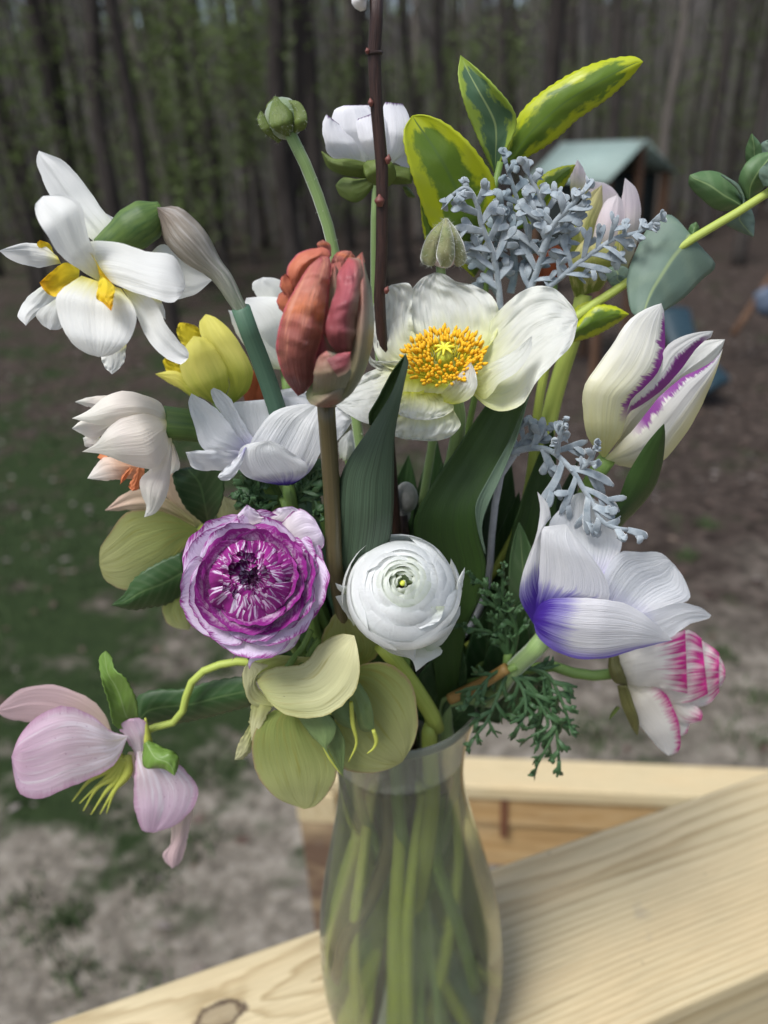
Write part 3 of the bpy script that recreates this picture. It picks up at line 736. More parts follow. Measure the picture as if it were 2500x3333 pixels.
for sx in (-1, 1):
    for sy in (0, 1.1):
        c = Vector((BP.x, BP.y, 0)) + gdir * sx * (hw - .05) + rdir * sy
        box('post', ph, PLAYWOOD, c + ZZ * eave / 2, gdir * .045, rdir * .045, ZZ * eave / 2)
box('post', ph, PLAYWOOD, Vector((BP.x, BP.y, 0)) + ZZ * apex / 2 - rdir * .02, gdir * .04, rdir * .04, ZZ * (apex / 2 - .01))
mid_ = Vector((BP.x, BP.y, 0)) + rdir * .75
box('floor_board', ph, PLAYWOOD, mid_ - rdir * .2 + ZZ * 1.45, gdir * .53, rdir * .6, ZZ * .05)
box('opening_shade_panel', ph, DARKP, mid_ - rdir * .62 + ZZ * 2.0, gdir * .42, rdir * .012, ZZ * .42)  # dark sheet standing for the shade inside the front opening
box('back_wall', ph, DARKP, mid_ + rdir * .3 + ZZ * 1.98, gdir * .5, rdir * .02, ZZ * .46)
box('side_wall', ph, DARKP, mid_ - rdir * .22 - gdir * .5 + ZZ * 1.98, gdir * .02, rdir * .42, ZZ * .46)
box('side_wall', ph, DARKP, mid_ - rdir * .22 + gdir * .5 + ZZ * 1.98, gdir * .02, rdir * .42, ZZ * .46)
for z in (1.58, 1.72): box('guard_rail', ph, PLAYWOOD, Vector((BP.x, BP.y, z)) - rdir * .05, gdir * .56, rdir * .02, ZZ * .05)
V, Fs, U = tube_geo([py(2195, 1010, 9.2), py(2215, 1090, 8.9), py(2260, 1170, 8.6), py(2340, 1260, 8.3)], [.20, .19, .2, .2], sides=12, n=16, flat=.35)
sl_o = build('slide', V, Fs, NAVY, ph, U)
swing = thing('swing_frame', 'brown timber swing frame leg slanting beside the play house', 'swing frame', pz(2380, 1110, 0))
tube(swing, PLAYWOOD, [py(2385, 1090, 10.0), py(2440, 1010, 10.1), py(2530, 870, 10.3)], .05, 'leg', sides=6, n=4)
tube(swing, PLAYWOOD, [py(2530, 870, 10.3), py(2720, 860, 10.6)], .05, 'beam', sides=6, n=2)
tube(swing, PLAYWOOD, [py(2720, 860, 10.6), py(2760, 1080, 10.6)], .05, 'leg', sides=6, n=4)
V, Fs, U = tube_geo([py(2478, 945, 9.6), py(2500, 985, 9.6), py(2540, 1010, 9.6)], [.1, .17, .1], sides=10, n=8, flat=.5)
build('swing_seat', V, Fs, LBLUE, swing, U)

# ---------------------------------------------------------------- deck railings
def wood_mat(name, knots=(), tone=1.0, fine=1.0, warm=(0.58, 0.48, 0.29), dark=(0.31, 0.225, 0.105)):
    m, t, b = new_mat(name)
    tc = node(t, 'ShaderNodeTexCoord'); P = tc.outputs['Object']
    sp = node(t, 'ShaderNodeSeparateXYZ'); t.links.new(P, sp.inputs[0])
    x, y, z = sp.outputs
    wob = noise_(t, P, 1.0, 2, .5, (1.7, 10, 10))
    ph_ = math_(t, 'ADD', math_(t, 'MULTIPLY', y, 60.0), math_(t, 'MULTIPLY', wob, 4.2))
    ph_ = math_(t, 'ADD', ph_, math_(t, 'MULTIPLY', z, 30.0))
    # crowded rings towards the near side
    ph_ = math_(t, 'ADD', ph_, math_(t, 'MULTIPLY', math_(t, 'POWER', math_(t, 'MAXIMUM', math_(t, 'SUBTRACT', 0.035, y), 0.0), 1.15), 330.0 * fine))
    kmask = None
    for kx, ky, kr in knots:
        dx = math_(t, 'MULTIPLY', math_(t, 'SUBTRACT', x, kx), .55); dy = math_(t, 'SUBTRACT', y, ky)
        d = math_(t, 'SQRT', math_(t, 'ADD', math_(t, 'MULTIPLY', dx, dx), math_(t, 'MULTIPLY', dy, dy)))
        ph_ = math_(t, 'ADD', ph_, math_(t, 'MULTIPLY', math_(t, 'POWER', 2.718, math_(t, 'MULTIPLY', math_(t, 'ADD', d, math_(t, 'MULTIPLY', math_(t, 'SUBTRACT', noise_(t, P, 26, 2), .5), kr * 1.6)), -1.0 / (kr * 1.9))), 3.2))
        dn = math_(t, 'ADD', d, math_(t, 'MULTIPLY', math_(t, 'SUBTRACT', noise_(t, P, 160, 2), .5), kr * .5))
        k1 = ramp(t, math_(t, 'DIVIDE', dn, kr), [(.0, (.45, .45, .45)), (.55, (.5, .5, .5)), (.78, (1, 1, 1)), (.98, (0, 0, 0))])
        kmask = k1 if kmask is None else math_(t, 'MAXIMUM', kmask, k1)
    ph_ = math_(t, 'ADD', ph_, math_(t, 'MULTIPLY', noise_(t, P, 1.0, 3, .6, (3, 60, 60)), 1.5))
    saw = math_(t, 'FRACT', ph_)
    ring = ramp(t, saw, [(0, (0, 0, 0)), (.55, (.25, .25, .25)), (.86, (1, 1, 1)), (1, (0, 0, 0))])
    fib = noise_(t, P, 1.0, 4, .7, (18, 420, 420))
    blot = noise_(t, P, 1.0, 3, .6, (6, 22, 22))
    col = mixc(t, math_(t, 'MULTIPLY', math_(t, 'MULTIPLY', ring, ramp(t, noise_(t, P, 1.0, 2, .5, (2.5, 26, 26)), [(.3, (.25, .25, .25)), (.7, (1, 1, 1))])), .95), warm, dark)
    col = mixc(t, ramp(t, blot, [(.45, (0, 0, 0)), (.75, (.6, .6, .6))]), col, tuple(c * .9 for c in (0.66, 0.50, 0.28)))
    col = mixc(t, math_(t, 'MULTIPLY', math_(t, 'SUBTRACT', fib, .35), .8), col, tuple(c * .45 for c in dark))
    # drying specks and grey scuffs
    spk = noise_(t, P, 95, 2, .5)
    col = mixc(t, ramp(t, spk, [(.74, (0, 0, 0)), (.79, (.55, .55, .55))]), col, (0.16, 0.13, 0.085))
    scf = noise_(t, P, 13, 4, .65)
    col = mixc(t, ramp(t, scf, [(.70, (0, 0, 0)), (.80, (.5, .5, .5))]), col, (0.20, 0.19, 0.17))
    if kmask is not None:
        col = mixc(t, kmask, col, (0.075, 0.048, 0.03))
    t.links.new(col, b.inputs['Base Color'])
    b.inputs['Roughness'].default_value = .62
    b.inputs['Specular IOR Level'].default_value = .3
    bp = node(t, 'ShaderNodeBump'); bp.inputs['Strength'].default_value = .35; bp.inputs['Distance'].default_value = .0012
    t.links.new(math_(t, 'SUBTRACT', fib, math_(t, 'MULTIPLY', ring, .5)), bp.inputs['Height']); t.links.new(bp.outputs[0], b.inputs['Normal'])
    return m
ZR = 3.0 - 0.552
def board(name, parent, mat, mid, d, length, width, th, side):
    """a plank whose local x runs along d; mid: middle of its upper far edge line; side: across direction toward the viewer"""
    hx, hy, hz = length / 2, width / 2, th / 2
    me = bpy.data.meshes.new(name)
    V, Fs = [], []
    n = 40
    for i in range(n + 1):
        x = -hx + length * i / n
        V.extend([(x, -hy, -hz), (x, hy, -hz), (x, hy, hz), (x, -hy, hz)])
    for i in range(n):
        for k in range(4):
            a = i * 4 + k; b2 = i * 4 + (k + 1) % 4
            Fs.append((a, a + 4, b2 + 4, b2))
    Fs += [(0, 1, 2, 3), (n * 4 + 3, n * 4 + 2, n * 4 + 1, n * 4)]
    me.from_pydata(V, [], Fs); me.materials.append(mat)
    o = bpy.data.objects.new(name, me); COL.objects.link(o)
    xa = d.normalized(); ya = -side.normalized(); za = xa.cross(ya)
    R3 = Matrix((xa, ya, za)).transposed().to_4x4()
    c = mid + side.normalized() * hy - Vector((0, 0, hz))
    b0 = BASE[parent.name]
    o.parent = parent
    o.matrix_basis = Matrix.Translation(c - b0) @ R3
    bm_ = o.modifiers.new('bevel', 'BEVEL'); bm_.width = .0045; bm_.segments = 3; bm_.limit_method = 'ANGLE'
    me.update()
    return o, c
f0, f1 = pz(136, 3333, ZR), pz(2500, 2509, ZR)
fd = (f1 - f0).normalized(); fs = Vector((fd.y, -fd.x, 0))
fm = f0.lerp(f1, .5)
fc = fm + fs * .075
kn = pz(716, 3305, ZR) - fc
kl = (kn.dot(fd), kn.dot(-fs))
k2 = pz(2080, 3325, ZR) - fc
WOOD = wood_mat('fresh_pine_board', knots=[(kl[0], kl[1], .0115)])
WOOD2 = wood_mat('fresh_pine_board_plain', warm=(0.58, 0.48, 0.29), dark=(0.40, 0.30, 0.155))
WOOD3 = wood_mat('amber_pine_beam', warm=(0.44, 0.28, 0.12), dark=(0.26, 0.15, 0.06))
WOODP = wood_mat('post_wood_painted_shade', warm=(0.16, 0.10, 0.065), dark=(0.09, 0.055, 0.035))  # wood colour darkened to paint in the shade on the post
rail = thing('deck_railing', 'fresh pale pine railing board with a knot, carrying the vase', 'railing', (fm.x, fm.y, 0))
board('cap_board', rail, WOOD, fm, fd, 2.4, .150, .038, fs)
board('side_rail', rail, WOOD2, fm + fs * .109 - ZZ * .0385, fd, 2.4, .038, .14, fs)
for s in (-1.0, 1.0):
    c = fm + fs * .071 + fd * s
    box('post', rail, WOODP, (c.x, c.y, (ZR - .13) / 2), fd * .044, fs * .044, ZZ * (ZR - .13) / 2)
ZB = 3.0 - 1.30
b0p, b1p = pz(960, 2452, ZB), pz(2400, 2495, ZB)
bd = (pz(2500, 2500, ZB) - pz(1640, 2465, ZB)).normalized(); bs = Vector((bd.y, -bd.x, 0))
bm0 = pz(1640, 2465, ZB)
br = thing('stair_railing', 'lower pine railing with amber side beam and brown post behind the vase', 'railing', (bm0.x, bm0.y, 0))
left_end = pz(940, 2560, ZB)
t0 = (left_end - bm0).dot(bd)
Lb = 2.6
bmid = bm0 + bd * (t0 + Lb / 2)
board('cap_board', br, WOOD2, bmid, bd, Lb, .092, .038, bs)
board('side_beam', br, WOOD3, bmid + bs * .045 - ZZ * .0385, bd, Lb, .038, .09, bs)
board('side_beam', br, WOOD3, bmid + bs * .035 - ZZ * .132, bd, Lb, .038, .14, bs)
box('bracket', br, plain('rusty_iron', (0.10, 0.04, 0.02), (0.17, 0.07, 0.035), scale=20), bm0 + bd * .0 + bs * .0855 - ZZ * .10, bd * .009, bs * .002, ZZ * .06, .001)
pc = bm0 + bd * (t0 + .05) + bs * .049
box('post', br, WOODP, (pc.x, pc.y, (ZB - .14) / 2), bd * .045, bs * .045, ZZ * (ZB - .14) / 2)
box('post_trim', br, WOOD2, (pc.x, pc.y, ZB - .09), bd * .047, bs * .047, ZZ * .045)
pc2 = bm0 + bd * (t0 + 2.4) + bs * .049
box('post', br, WOODP, (pc2.x, pc2.y, (ZB - .14) / 2), bd * .045, bs * .045, ZZ * (ZB - .14) / 2)

# ---------------------------------------------------------------- vase and water
VX, VY = 0.0005, YV
PROF = [(.000, .0035), (.030, .003), (.046, .003), (.0525, .008), (.0575, .024), (.0600, .046), (.0601, .068), (.0592, .086), (.0565, .112), (.0515, .140), (.0455, .168), (.0402, .192), (.0368, .212), (.0358, .226), (.0366, .240), (.0392, .256), (.0430, .271), (.0462, .282)]
def lathe(prof, seg=72):
    V, Fs = [], []
    for r, h in prof:
        for k in range(seg):
            a = 2 * math.pi * k / seg
            V.append(Vector((VX + r * math.cos(a), VY + r * math.sin(a), ZR + h)))
    for j in range(len(prof) - 1):
        for k in range(seg):
            k2_ = (k + 1) % seg
            Fs.append((j * seg + k, j * seg + k2_, (j + 1) * seg + k2_, (j + 1) * seg + k))
    return V, Fs
def smooth_prof(p, n):
    return [(q.x, q.y) for q in catmull([Vector((a, b_, 0)) for a, b_ in p], n)]
outer = smooth_prof(PROF[1:], 46)
TH = .0024
inner = []
for i, (r, h) in enumerate(outer):
    if i == 0: continue
    inner.append((max(r - TH, .001), max(h, .007)))
prof = [(.0005, .003)] + outer + [(outer[-1][0] - TH * .5, outer[-1][1] + TH * .5)] + list(reversed(inner)) + [(.0005, .0072)]
WL = .246
def glass_mat():
    m, t, b = new_mat('misted_clear_glass')
    tc = node(t, 'ShaderNodeTexCoord')
    n = noise_(t, tc.outputs['Object'], 28, 3, .6)
    b.inputs['Base Color'].default_value = (0.985, 0.995, 0.99, 1)
    b.inputs['Transmission Weight'].default_value = 1
    b.inputs['IOR'].default_value = 1.45
    t.links.new(ramp(t, n, [(.3, (.08, .08, .08)), (.7, (.18, .18, .18))]), b.inputs['Roughness'])
    df = node(t, 'ShaderNodeBsdfDiffuse'); df.inputs[0].default_value = (.78, .83, .64, 1)
    mx = node(t, 'ShaderNodeMixShader')
    sp = node(t, 'ShaderNodeSeparateXYZ'); t.links.new(tc.outputs['Object'], sp.inputs[0])
    above = ramp(t, math_(t, 'MULTIPLY', math_(t, 'SUBTRACT', sp.outputs[2], ZR + WL), 40.0), [(.0, (0, 0, 0)), (.12, (1, 1, 1))])
    dry = ramp(t, n, [(.3, (.025, .025, .025)), (.75, (.06, .06, .06))])
    t.links.new(math_(t, 'ADD', dry, math_(t, 'MULTIPLY', above, .09)), mx.inputs[0])
    t.links.new(b.outputs[0], mx.inputs[1]); t.links.new(df.outputs[0], mx.inputs[2])
    t.links.new(mx.outputs[0], t.nodes['Material Output'].inputs[0])
    return m
V, Fs = lathe(prof)
vase = build('vase', V, Fs, glass_mat())
tag(vase, 'misted clear glass vase standing on the pine railing, full of stems', 'vase')
m_, t_, b_ = new_mat('vase_water')
b_.inputs['Base Color'].default_value = (0.95, 0.98, 0.72, 1); b_.inputs['Transmission Weight'].default_value = 1; b_.inputs['IOR'].default_value = 1.33; b_.inputs['Roughness'].default_value = .02
WL = .246
wp = [(r + .0003, h) for r, h in inner if h < WL]
wp = [(.0005, .0069)] + wp[1:] + [(wp[-1][0], WL), (.0005, WL)]
V, Fs = lathe(wp)
tag(build('water', V, Fs, m_), 'clear water filling the glass vase up to its neck', 'water')
NECK_Z, FOOT_Z = ZR + .224, ZR + .016
def to_vase(P, a, r=.018, foot=None):
    """add the run of a stem through the vase mouth (angle a, distance r from the axis) to the floor of the vase"""
    a = RAD(a)
    n_ = Vector((VX + r * 1.15 * math.cos(a), VY + r * 1.15 * math.sin(a), ZR + .286))
    n2 = Vector((VX + r * math.cos(a), VY + r * math.sin(a), NECK_Z))
    fa, fr = (a + math.pi, .036) if foot is None else (RAD(foot[0]), foot[1])
    return list(P) + [n_, n2, Vector((VX + fr * math.cos(fa), VY + fr * math.sin(fa), FOOT_Z))]
# ================================================================ the bouquet
# ---- white daffodil
frame(0, 400, .6028)
f = thing('daffodil', 'large white daffodil with yellow corona bits and a papery spathe', 'daffodil', pt(330, 950, -28))
O = -28
def pe(mat, L, R, o, cup, **kw):
    if mat.startswith('hell'):
        mo = sum(o) / len(o) if isinstance(o, (list, tuple)) else o
        o = [mo + (q - mo) * .5 for q in o] if isinstance(o, (list, tuple)) else o
        kw.setdefault('jitk', 1.9)
        cup = [q * .5 for q in cup] if isinstance(cup, (list, tuple)) else cup * .5
    off = [O + q for q in o] if isinstance(o, (list, tuple)) else O + o
    return petal(f, M[mat], L, R, off, cup, **kw)
pe('daff_white2', [(520, 650), (330, 480), (235, 320), (195, 200), (210, 150)], [(600, 640), (620, 560), (540, 450), (440, 310), (330, 200), (210, 150)], [6, 12, 16], -4, fold=-1.5)
pe('daff_white2', [(500, 680), (530, 570), (575, 490)], [(630, 650), (668, 590), (620, 520), (575, 490)], [8, 14], 3)
pe('daff_white2', [(790, 720), (880, 655), (980, 730), (1080, 800), (1145, 850)], [(830, 930), (950, 952), (1060, 922), (1145, 850)], [8, 10, 6], 4)
pe('daff_white', [(330, 760), (200, 780), (60, 740), (-5, 690)], [(310, 720), (230, 660), (120, 650), (-5, 690)], [14, 16, 10], 4)
pe('daff_yellow', [(430, 790), (350, 755), (260, 820), (213, 862)], [(425, 845), (350, 890), (298, 938), (240, 905), (213, 862)], [8, 4, 3], -5, edge=.8)
pe('daff_yellow', [(215, 690), (200, 650), (215, 632)], [(290, 700), (270, 655), (215, 632)], [16, 14], 2, nu=8, nv=8)
pe('daff_white2', [(240, 870), (150, 940), (95, 1040), (140, 1095)], [(330, 890), (290, 990), (200, 1035), (140, 1095)], [10, 12, 8], 5)
pe('daff_white2', [(300, 950), (195, 1030), (222, 1085), (270, 1117)], [(360, 940), (350, 1080), (320, 1115), (270, 1117)], [6, 10], 4)
pe('daff_white', [(545, 862), (440, 800), (330, 720), (250, 600), (197, 510), (190, 440), (232, 395)], [(540, 862), (525, 740), (480, 620), (455, 510), (430, 430), (350, 388), (232, 395)], [0, -9, -12, -4], [-2, -5, -4], fold=-1.2)
pe('daff_white', [(520, 790), (452, 660), (600, 638), (780, 690), (930, 715), (985, 800), (1002, 890)], [(545, 812), (600, 860), (700, 905), (820, 945), (925, 971), (980, 932), (1002, 890)], [-2, -10, -13, -9], [4, 6, 4], tilt=-6)
pe('daff_white', [(800, 930), (838, 1010), (895, 1062)], [(870, 960), (887, 1000), (895, 1062)], 5, 2, nu=8, nv=8)
pe('daff_white', [(540, 1220), (560, 1310), (605, 1358)], [(682, 1190), (672, 1290), (640, 1330), (605, 1358)], [4, 2], 2, edge=.5)
pe('daff_white', [(660, 892), (716, 985), (757, 1090), (820, 1200), (900, 1272), (980, 1303), (1018, 1268)], [(680, 893), (800, 930), (862, 1010), (893, 1080), (962, 1170), (1018, 1235), (1018, 1268)], [-6, -10, -16, -18], -4)
pe('daff_white', [(440, 825), (330, 900), (300, 955), (320, 1060), (380, 1180), (460, 1242), (530, 1263)], [(655, 895), (722, 990), (737, 1080), (702, 1170), (640, 1232), (580, 1260), (530, 1263)], [-8, -16, -21, -18], [3, 6, 4], fold=.8, rf=(3, 1))
pe('daff_yellow', [(480, 690), (520, 760), (545, 862)], [(500, 715), (560, 810), (625, 890)], [-8, -11], 0, nu=8, nv=10)
pe('daff_yellow', [(540, 820), (528, 890), (518, 945), (555, 972), (600, 1015)], [(600, 865), (622, 890), (612, 950), (607, 1000), (600, 1015)], [-14, -22, -24], 3, edge=1.0)
tube(f, M['tube_green'], px([(560, 690), (640, 630), (740, 560), (840, 495), (880, 470)], [O + 4, O + 8]), [.0052, .0062, .0078, .0075, .0035], 'neck', sides=14)
pe('paper', [(850, 458), (870, 560), (898, 650), (1010, 762), (1110, 817), (1180, 890), (1240, 980), (1285, 1045)], [(850, 458), (960, 455), (1060, 530), (1130, 620), (1190, 740), (1250, 820), (1310, 950), (1350, 1025)], [2, 0, 4, 5], [2, 8, 6, 4], name='spathe', edge=.5)
tube(f, M['stem_blue'], to_vase(px([(1300, 1000), (1350, 1140), (1420, 1320), (1500, 1560)], [O + 6, O + 14]) + [pt(1010, 1700, 0), pt(1160, 2150, 5)], 150, .022, (-20, .034)), [.0038, .0044, .0044, .0042, .0036], 'stem', n=44)

# ---- yellow daffodil behind
f = thing('daffodil', 'half open yellow daffodil with greenish base below the white daffodil', 'daffodil', pt(690, 1290, 22)); O = 22
pe('yellow_rim', [(1000, 1230), (955, 1130), (968, 1080), (1020, 1083)], [(1090, 1180), (1075, 1110), (1060, 1097), (1020, 1083)], [8, 6], 3, edge=1.2)
pe('yellow_rim', [(1010, 1430), (920, 1360), (878, 1290), (895, 1265)], [(1010, 1370), (970, 1310), (930, 1280), (895, 1265)], [8, 6], 3, edge=1.0)
pe('yellow', [(1060, 1500), (960, 1430), (880, 1385), (838, 1355)], [(1090, 1450), (990, 1360), (930, 1338), (838, 1355)], [4, 2], 4)
pe('yellow', [(1200, 1515), (1240, 1400), (1180, 1280), (1100, 1180), (1078, 1080), (1110, 1033)], [(1270, 1510), (1350, 1430), (1366, 1340), (1310, 1215), (1230, 1105), (1160, 1047), (1110, 1033)], [0, -6, -4, 2], [8, 10, 5])
pe('yellow', [(1150, 1515), (1030, 1440), (972, 1330), (990, 1225), (1045, 1150)], [(1200, 1515), (1235, 1420), (1215, 1310), (1120, 1170), (1045, 1150)], [-4, -11, -10, -4], [10, 12, 6])
tube(f, M['stem'], to_vase(px([(1180, 1500), (1220, 1600), (1400, 1900)], [O, O + 4]), 120, .02, (20, .03)), [.0034, .0032], n=30)

# ---- white tulip-shaped anemone behind the coral tulip
f = thing('anemone', 'white anemone peeping out behind the coral tulip, mostly hidden', 'anemone', pt(900, 1180, 28)); O = 28
pe('white', [(1440, 1000), (1370, 910), (1362, 865), (1420, 833)], [(1600, 1000), (1560, 880), (1490, 840), (1420, 833)], [6, 8], 4)
pe('white', [(1480, 1330), (1380, 1260), (1285, 1150), (1232, 1010)], [(1560, 1330), (1480, 1200), (1340, 1040), (1232, 1010)], [0, -3], 4)
pe('white', [(1450, 1330), (1330, 1160), (1300, 1040), (1330, 945)], [(1640, 1330), (1640, 1100), (1560, 960), (1430, 938), (1330, 945)], [4, -2, 4], [6, 8, 4])
tube(f, M['stem'], to_vase(px([(1540, 1320), (1560, 1500), (1600, 1800)], [O + 6, O]), 110, .014, (-60, .03)), .0026, n=28)
# ---- rust red tulip deep behind
f = thing('tulip', 'rust red tulip bud nearly hidden behind the yellow daffodil', 'tulip', pt(840, 1290, 40)); O = 40
pe('rust', [(1330, 1530), (1310, 1440), (1340, 1360), (1390, 1320)], [(1440, 1530), (1460, 1430), (1440, 1350), (1390, 1320)], [0, 0], 8)
pe('rust', [(1380, 1530), (1390, 1440), (1400, 1340)], [(1460, 1530), (1480, 1420), (1400, 1340)], [-3, 0], 6)
tube(f, M['stem'], to_vase(px([(1390, 1520), (1460, 1800)], O), 130, .02, (0, .03)), .003, n=24)

# ---- coral parrot tulip
frame(850, 750, .6631)
f = thing('tulip', 'closed coral red parrot tulip bud with green ribs on a brown stem', 'tulip', pt(1055, 1320, -55)); O = -55
frame(553, 749, .855)
pe('coral_or', [(440, 330), (408, 280), (414, 245), (432, 232)], [(470, 320), (465, 260), (432, 232)], [2, 2], 3, edge=.9, nu=10, nv=12)
pe('coral_or', [(450, 260), (420, 220), (424, 180), (440, 165)], [(480, 260), (475, 200), (440, 165)], [1, 1], 3, edge=.9, nu=10, nv=12)
pe('coral_or', [(470, 260), (445, 190), (452, 130), (500, 82), (580, 64)], [(520, 260), (520, 170), (560, 130), (612, 102), (605, 75), (580, 64)], [2, 0, 2, 8], [8, 10, 4], edge=.6, rib=.6)
pe('coral', [(585, 90), (560, 52), (582, 36)], [(615, 100), (612, 56), (582, 36)], 10, 3, nu=8, nv=8)
pe('coral', [(605, 160), (625, 95), (660, 78), (690, 80)], [(700, 170), (708, 110), (690, 80)], [6, 9], 6, edge=.8, rib=.6)
pe('coral', [(690, 160), (705, 110), (733, 82)], [(738, 170), (742, 120), (733, 82)], [4, 8], 3, nu=8, nv=10)
pe('coral_dark', [(540, 620), (540, 490), (575, 390), (590, 250), (605, 130)], [(660, 620), (660, 460), (650, 330), (660, 200), (650, 120)], [-2, -4, -2, 6], 1)
pe('coral_in', [(545, 600), (542, 500), (570, 430), (580, 390)], [(650, 480), (610, 430), (590, 400), (580, 390)], [-6, -8], 3)
pe('coral_green', [(605, 300), (608, 230), (615, 160), (628, 130)], [(640, 320), (645, 240), (642, 160), (628, 130)], [-4, -1], 3, nu=10)
pe('coral_green', [(600, 668), (645, 620), (670, 530), (680, 440), (690, 330), (705, 230), (722, 150), (732, 84)], [(620, 673), (692, 622), (742, 540), (770, 440), (777, 330), (767, 230), (748, 160), (732, 84)], [-8, -15, -15, -9, 2], [9, 22, 22, 6], nv=28)
pe('coral_in', [(650, 480), (603, 425), (595, 350), (620, 262), (632, 232), (640, 165), (680, 104)], [(690, 500), (706, 420), (710, 330), (722, 260), (736, 185), (728, 112), (680, 104)], [-12, -19, -18, -9, 2], [6, 14, 12, 6], edge=.9, rib=1.3, nv=36)
pe('coral', [(488, 632), (440, 572), (410, 490), (406, 420), (428, 320), (478, 220), (528, 140), (575, 99)], [(512, 620), (548, 572), (556, 490), (582, 400), (592, 320), (604, 220), (614, 150), (607, 106), (575, 99)], [-4, -15, -19, -16, -9, 0], [10, 22, 20, 8], ruf=.5, rib=2.2, nv=48)
pe('coral_green', [(545, 650), (548, 545), (568, 482), (596, 459)], [(650, 640), (690, 545), (655, 482), (596, 459)], [-12, -23, -20], [8, 13, 5], edge=.6, rib=.5)
pe('coral_in', [(596, 492), (640, 472), (690, 463)], [(640, 560), (684, 535), (690, 463)], [-24, -22], 3, nu=10, nv=8)
pe('coral_green', [(516, 622), (528, 655), (570, 674), (622, 674)], [(556, 560), (660, 590), (668, 640), (622, 674)], [-6, -15, -4], 6)
frame(850, 750, .6631)
tube(f, M['stem_red'], to_vase(px([(318, 850), (325, 960), (338, 1150), (352, 1400), (360, 1640)], [O + 2, O + 10]), -150, .02, (40, .035)), [.0034, .0034, .0036, .0037, .0036, .0036], n=44, sides=14)
pe('leaf_tulip', [(350, 1900), (362, 1659), (375, 1450), (390, 1215), (432, 1120), (500, 1020), (580, 900), (640, 800), (695, 660), (710, 608)], [(560, 1900), (600, 1659), (643, 1450), (652, 1200), (652, 1030), (668, 920), (702, 750), (724, 640), (710, 608)], [18, 8, 2, 2, 4, 8], [4, 6, 5, 2], name='leaf', nv=30)
pe('leaf_tulip_big', [(532, 955), (530, 900), (570, 830), (645, 690), (710, 608)], [(570, 960), (640, 830), (696, 690), (710, 608)], [12, 12, 9], -2, name='leaf')

# ---- iceland poppy
f = thing('poppy', 'wide open crinkled white poppy with golden stamens', 'poppy', pt(1450, 1330, -14)); O = -16
KW = dict(ruf=2.0, rf=(3.5, 2.2), edge=1.5, ef=11, nu=36, nv=36, crk=1.1)
KW2 = dict(ruf=.7, rf=(2, 2), edge=.6, ef=5, crk=.3, nu=24, nv=24)
pe('poppy', [(830, 700), (745, 560), (712, 440), (728, 320), (785, 238), (850, 208)], [(1060, 640), (1150, 520), (1168, 415), (1140, 330), (1050, 270), (960, 252), (900, 213), (850, 206)], [4, 18, 26, 27], [-4, -6, -3], **KW)
pe('poppy', [(800, 720), (600, 660), (545, 540), (550, 400), (572, 310), (640, 266)], [(830, 640), (760, 520), (738, 400), (748, 300), (722, 258), (640, 266)], [6, 14, 20, 20], [-3, -5, -2], **KW)
pe('poppy', [(860, 700), (680, 640), (560, 640), (530, 600), (548, 560)], [(800, 720), (700, 700), (600, 690), (530, 650), (548, 560)], [6, 10, 12], -2, **KW)
pe('poppy', [(930, 640), (1080, 500), (1170, 390), (1310, 283), (1430, 280), (1530, 375), (1556, 440)], [(1000, 760), (1100, 860), (1190, 888), (1285, 850), (1348, 750), (1440, 650), (1525, 560), (1556, 440)], [2, 2, 2, 0, 0], [-8, -12, -6], tilt=-17, **KW)
pe('poppy', [(790, 650), (640, 660), (540, 690), (450, 745), (390, 825), (362, 856)], [(800, 800), (720, 860), (640, 950), (530, 952), (430, 905), (362, 856)], [2, 0, -2, 0], [-3, -5, 0], tilt=-12, **KW)
pe('poppy_base', [(790, 640), (700, 700), (680, 770), (715, 835)], [(1010, 700), (960, 760), (900, 790), (870, 835)], [0, -6, -9], 0, ruf=.8)
pe('poppy', [(690, 810), (655, 900), (650, 1000), (700, 1024), (760, 1030)], [(905, 810), (950, 890), (980, 955), (930, 1012), (850, 1034), (760, 1030)], [-9, -20, -19], [4, 5, 2], **KW)
pe('poppy', [(700, 790), (668, 850), (680, 905), (760, 930)], [(880, 800), (942, 850), (935, 888), (850, 928), (760, 930)], [-9, -22, -27], 2, **KW)
pe('poppy', [(1000, 700), (1110, 660), (1240, 590), (1332, 515)], [(1030, 770), (1095, 830), (1170, 752), (1260, 690), (1322, 600), (1332, 515)], [-8, -17, -16], [2, -3], tilt=-6, **KW2)
pe('poppy', [(868, 835), (900, 780), (960, 720), (1030, 646)], [(945, 855), (1015, 832), (1060, 770), (1052, 700), (1030, 646)], [-14, -21, -18], [2, -2], tilt=-4, **KW2)
# stamens: one mesh shared by all, each placed on its own
VS, FS, US = tube_geo([Vector((0, 0, 0)), Vector((0, 0, .003)), Vector((.0003, 0, .0064))], [.00022, .0002, .00016], sides=5, n=4)
nf = len(FS)
tube_geo([Vector((.0002, 0, .0060)), Vector((.0004, 0, .0066)), Vector((.0006, 0, .0082)), Vector((.0006, 0, .0087))], [.0003, .00066, .00062, .0002], sides=7, n=5, V=VS, Fs=FS, U=US)
sm_ = build('stamen', VS, FS, [M['filament'], M['anther']], mat_ids=[0] * nf + [1] * (len(FS) - nf))
stam = sm_.data
bpy.data.objects.remove(sm_)
pc0 = pt(850 + 903 * .6631, 750 + 660 * .6631, O - 4)
ctr = BASE[f.name]
pa = Vector((-0.05, -.48, 1)).normalized()           # the way the poppy looks
e1 = Vector((1, 0, .0)); e1 = (e1 - pa * e1.dot(pa)).normalized(); e2 = pa.cross(e1)
rs_ = random.Random(5)
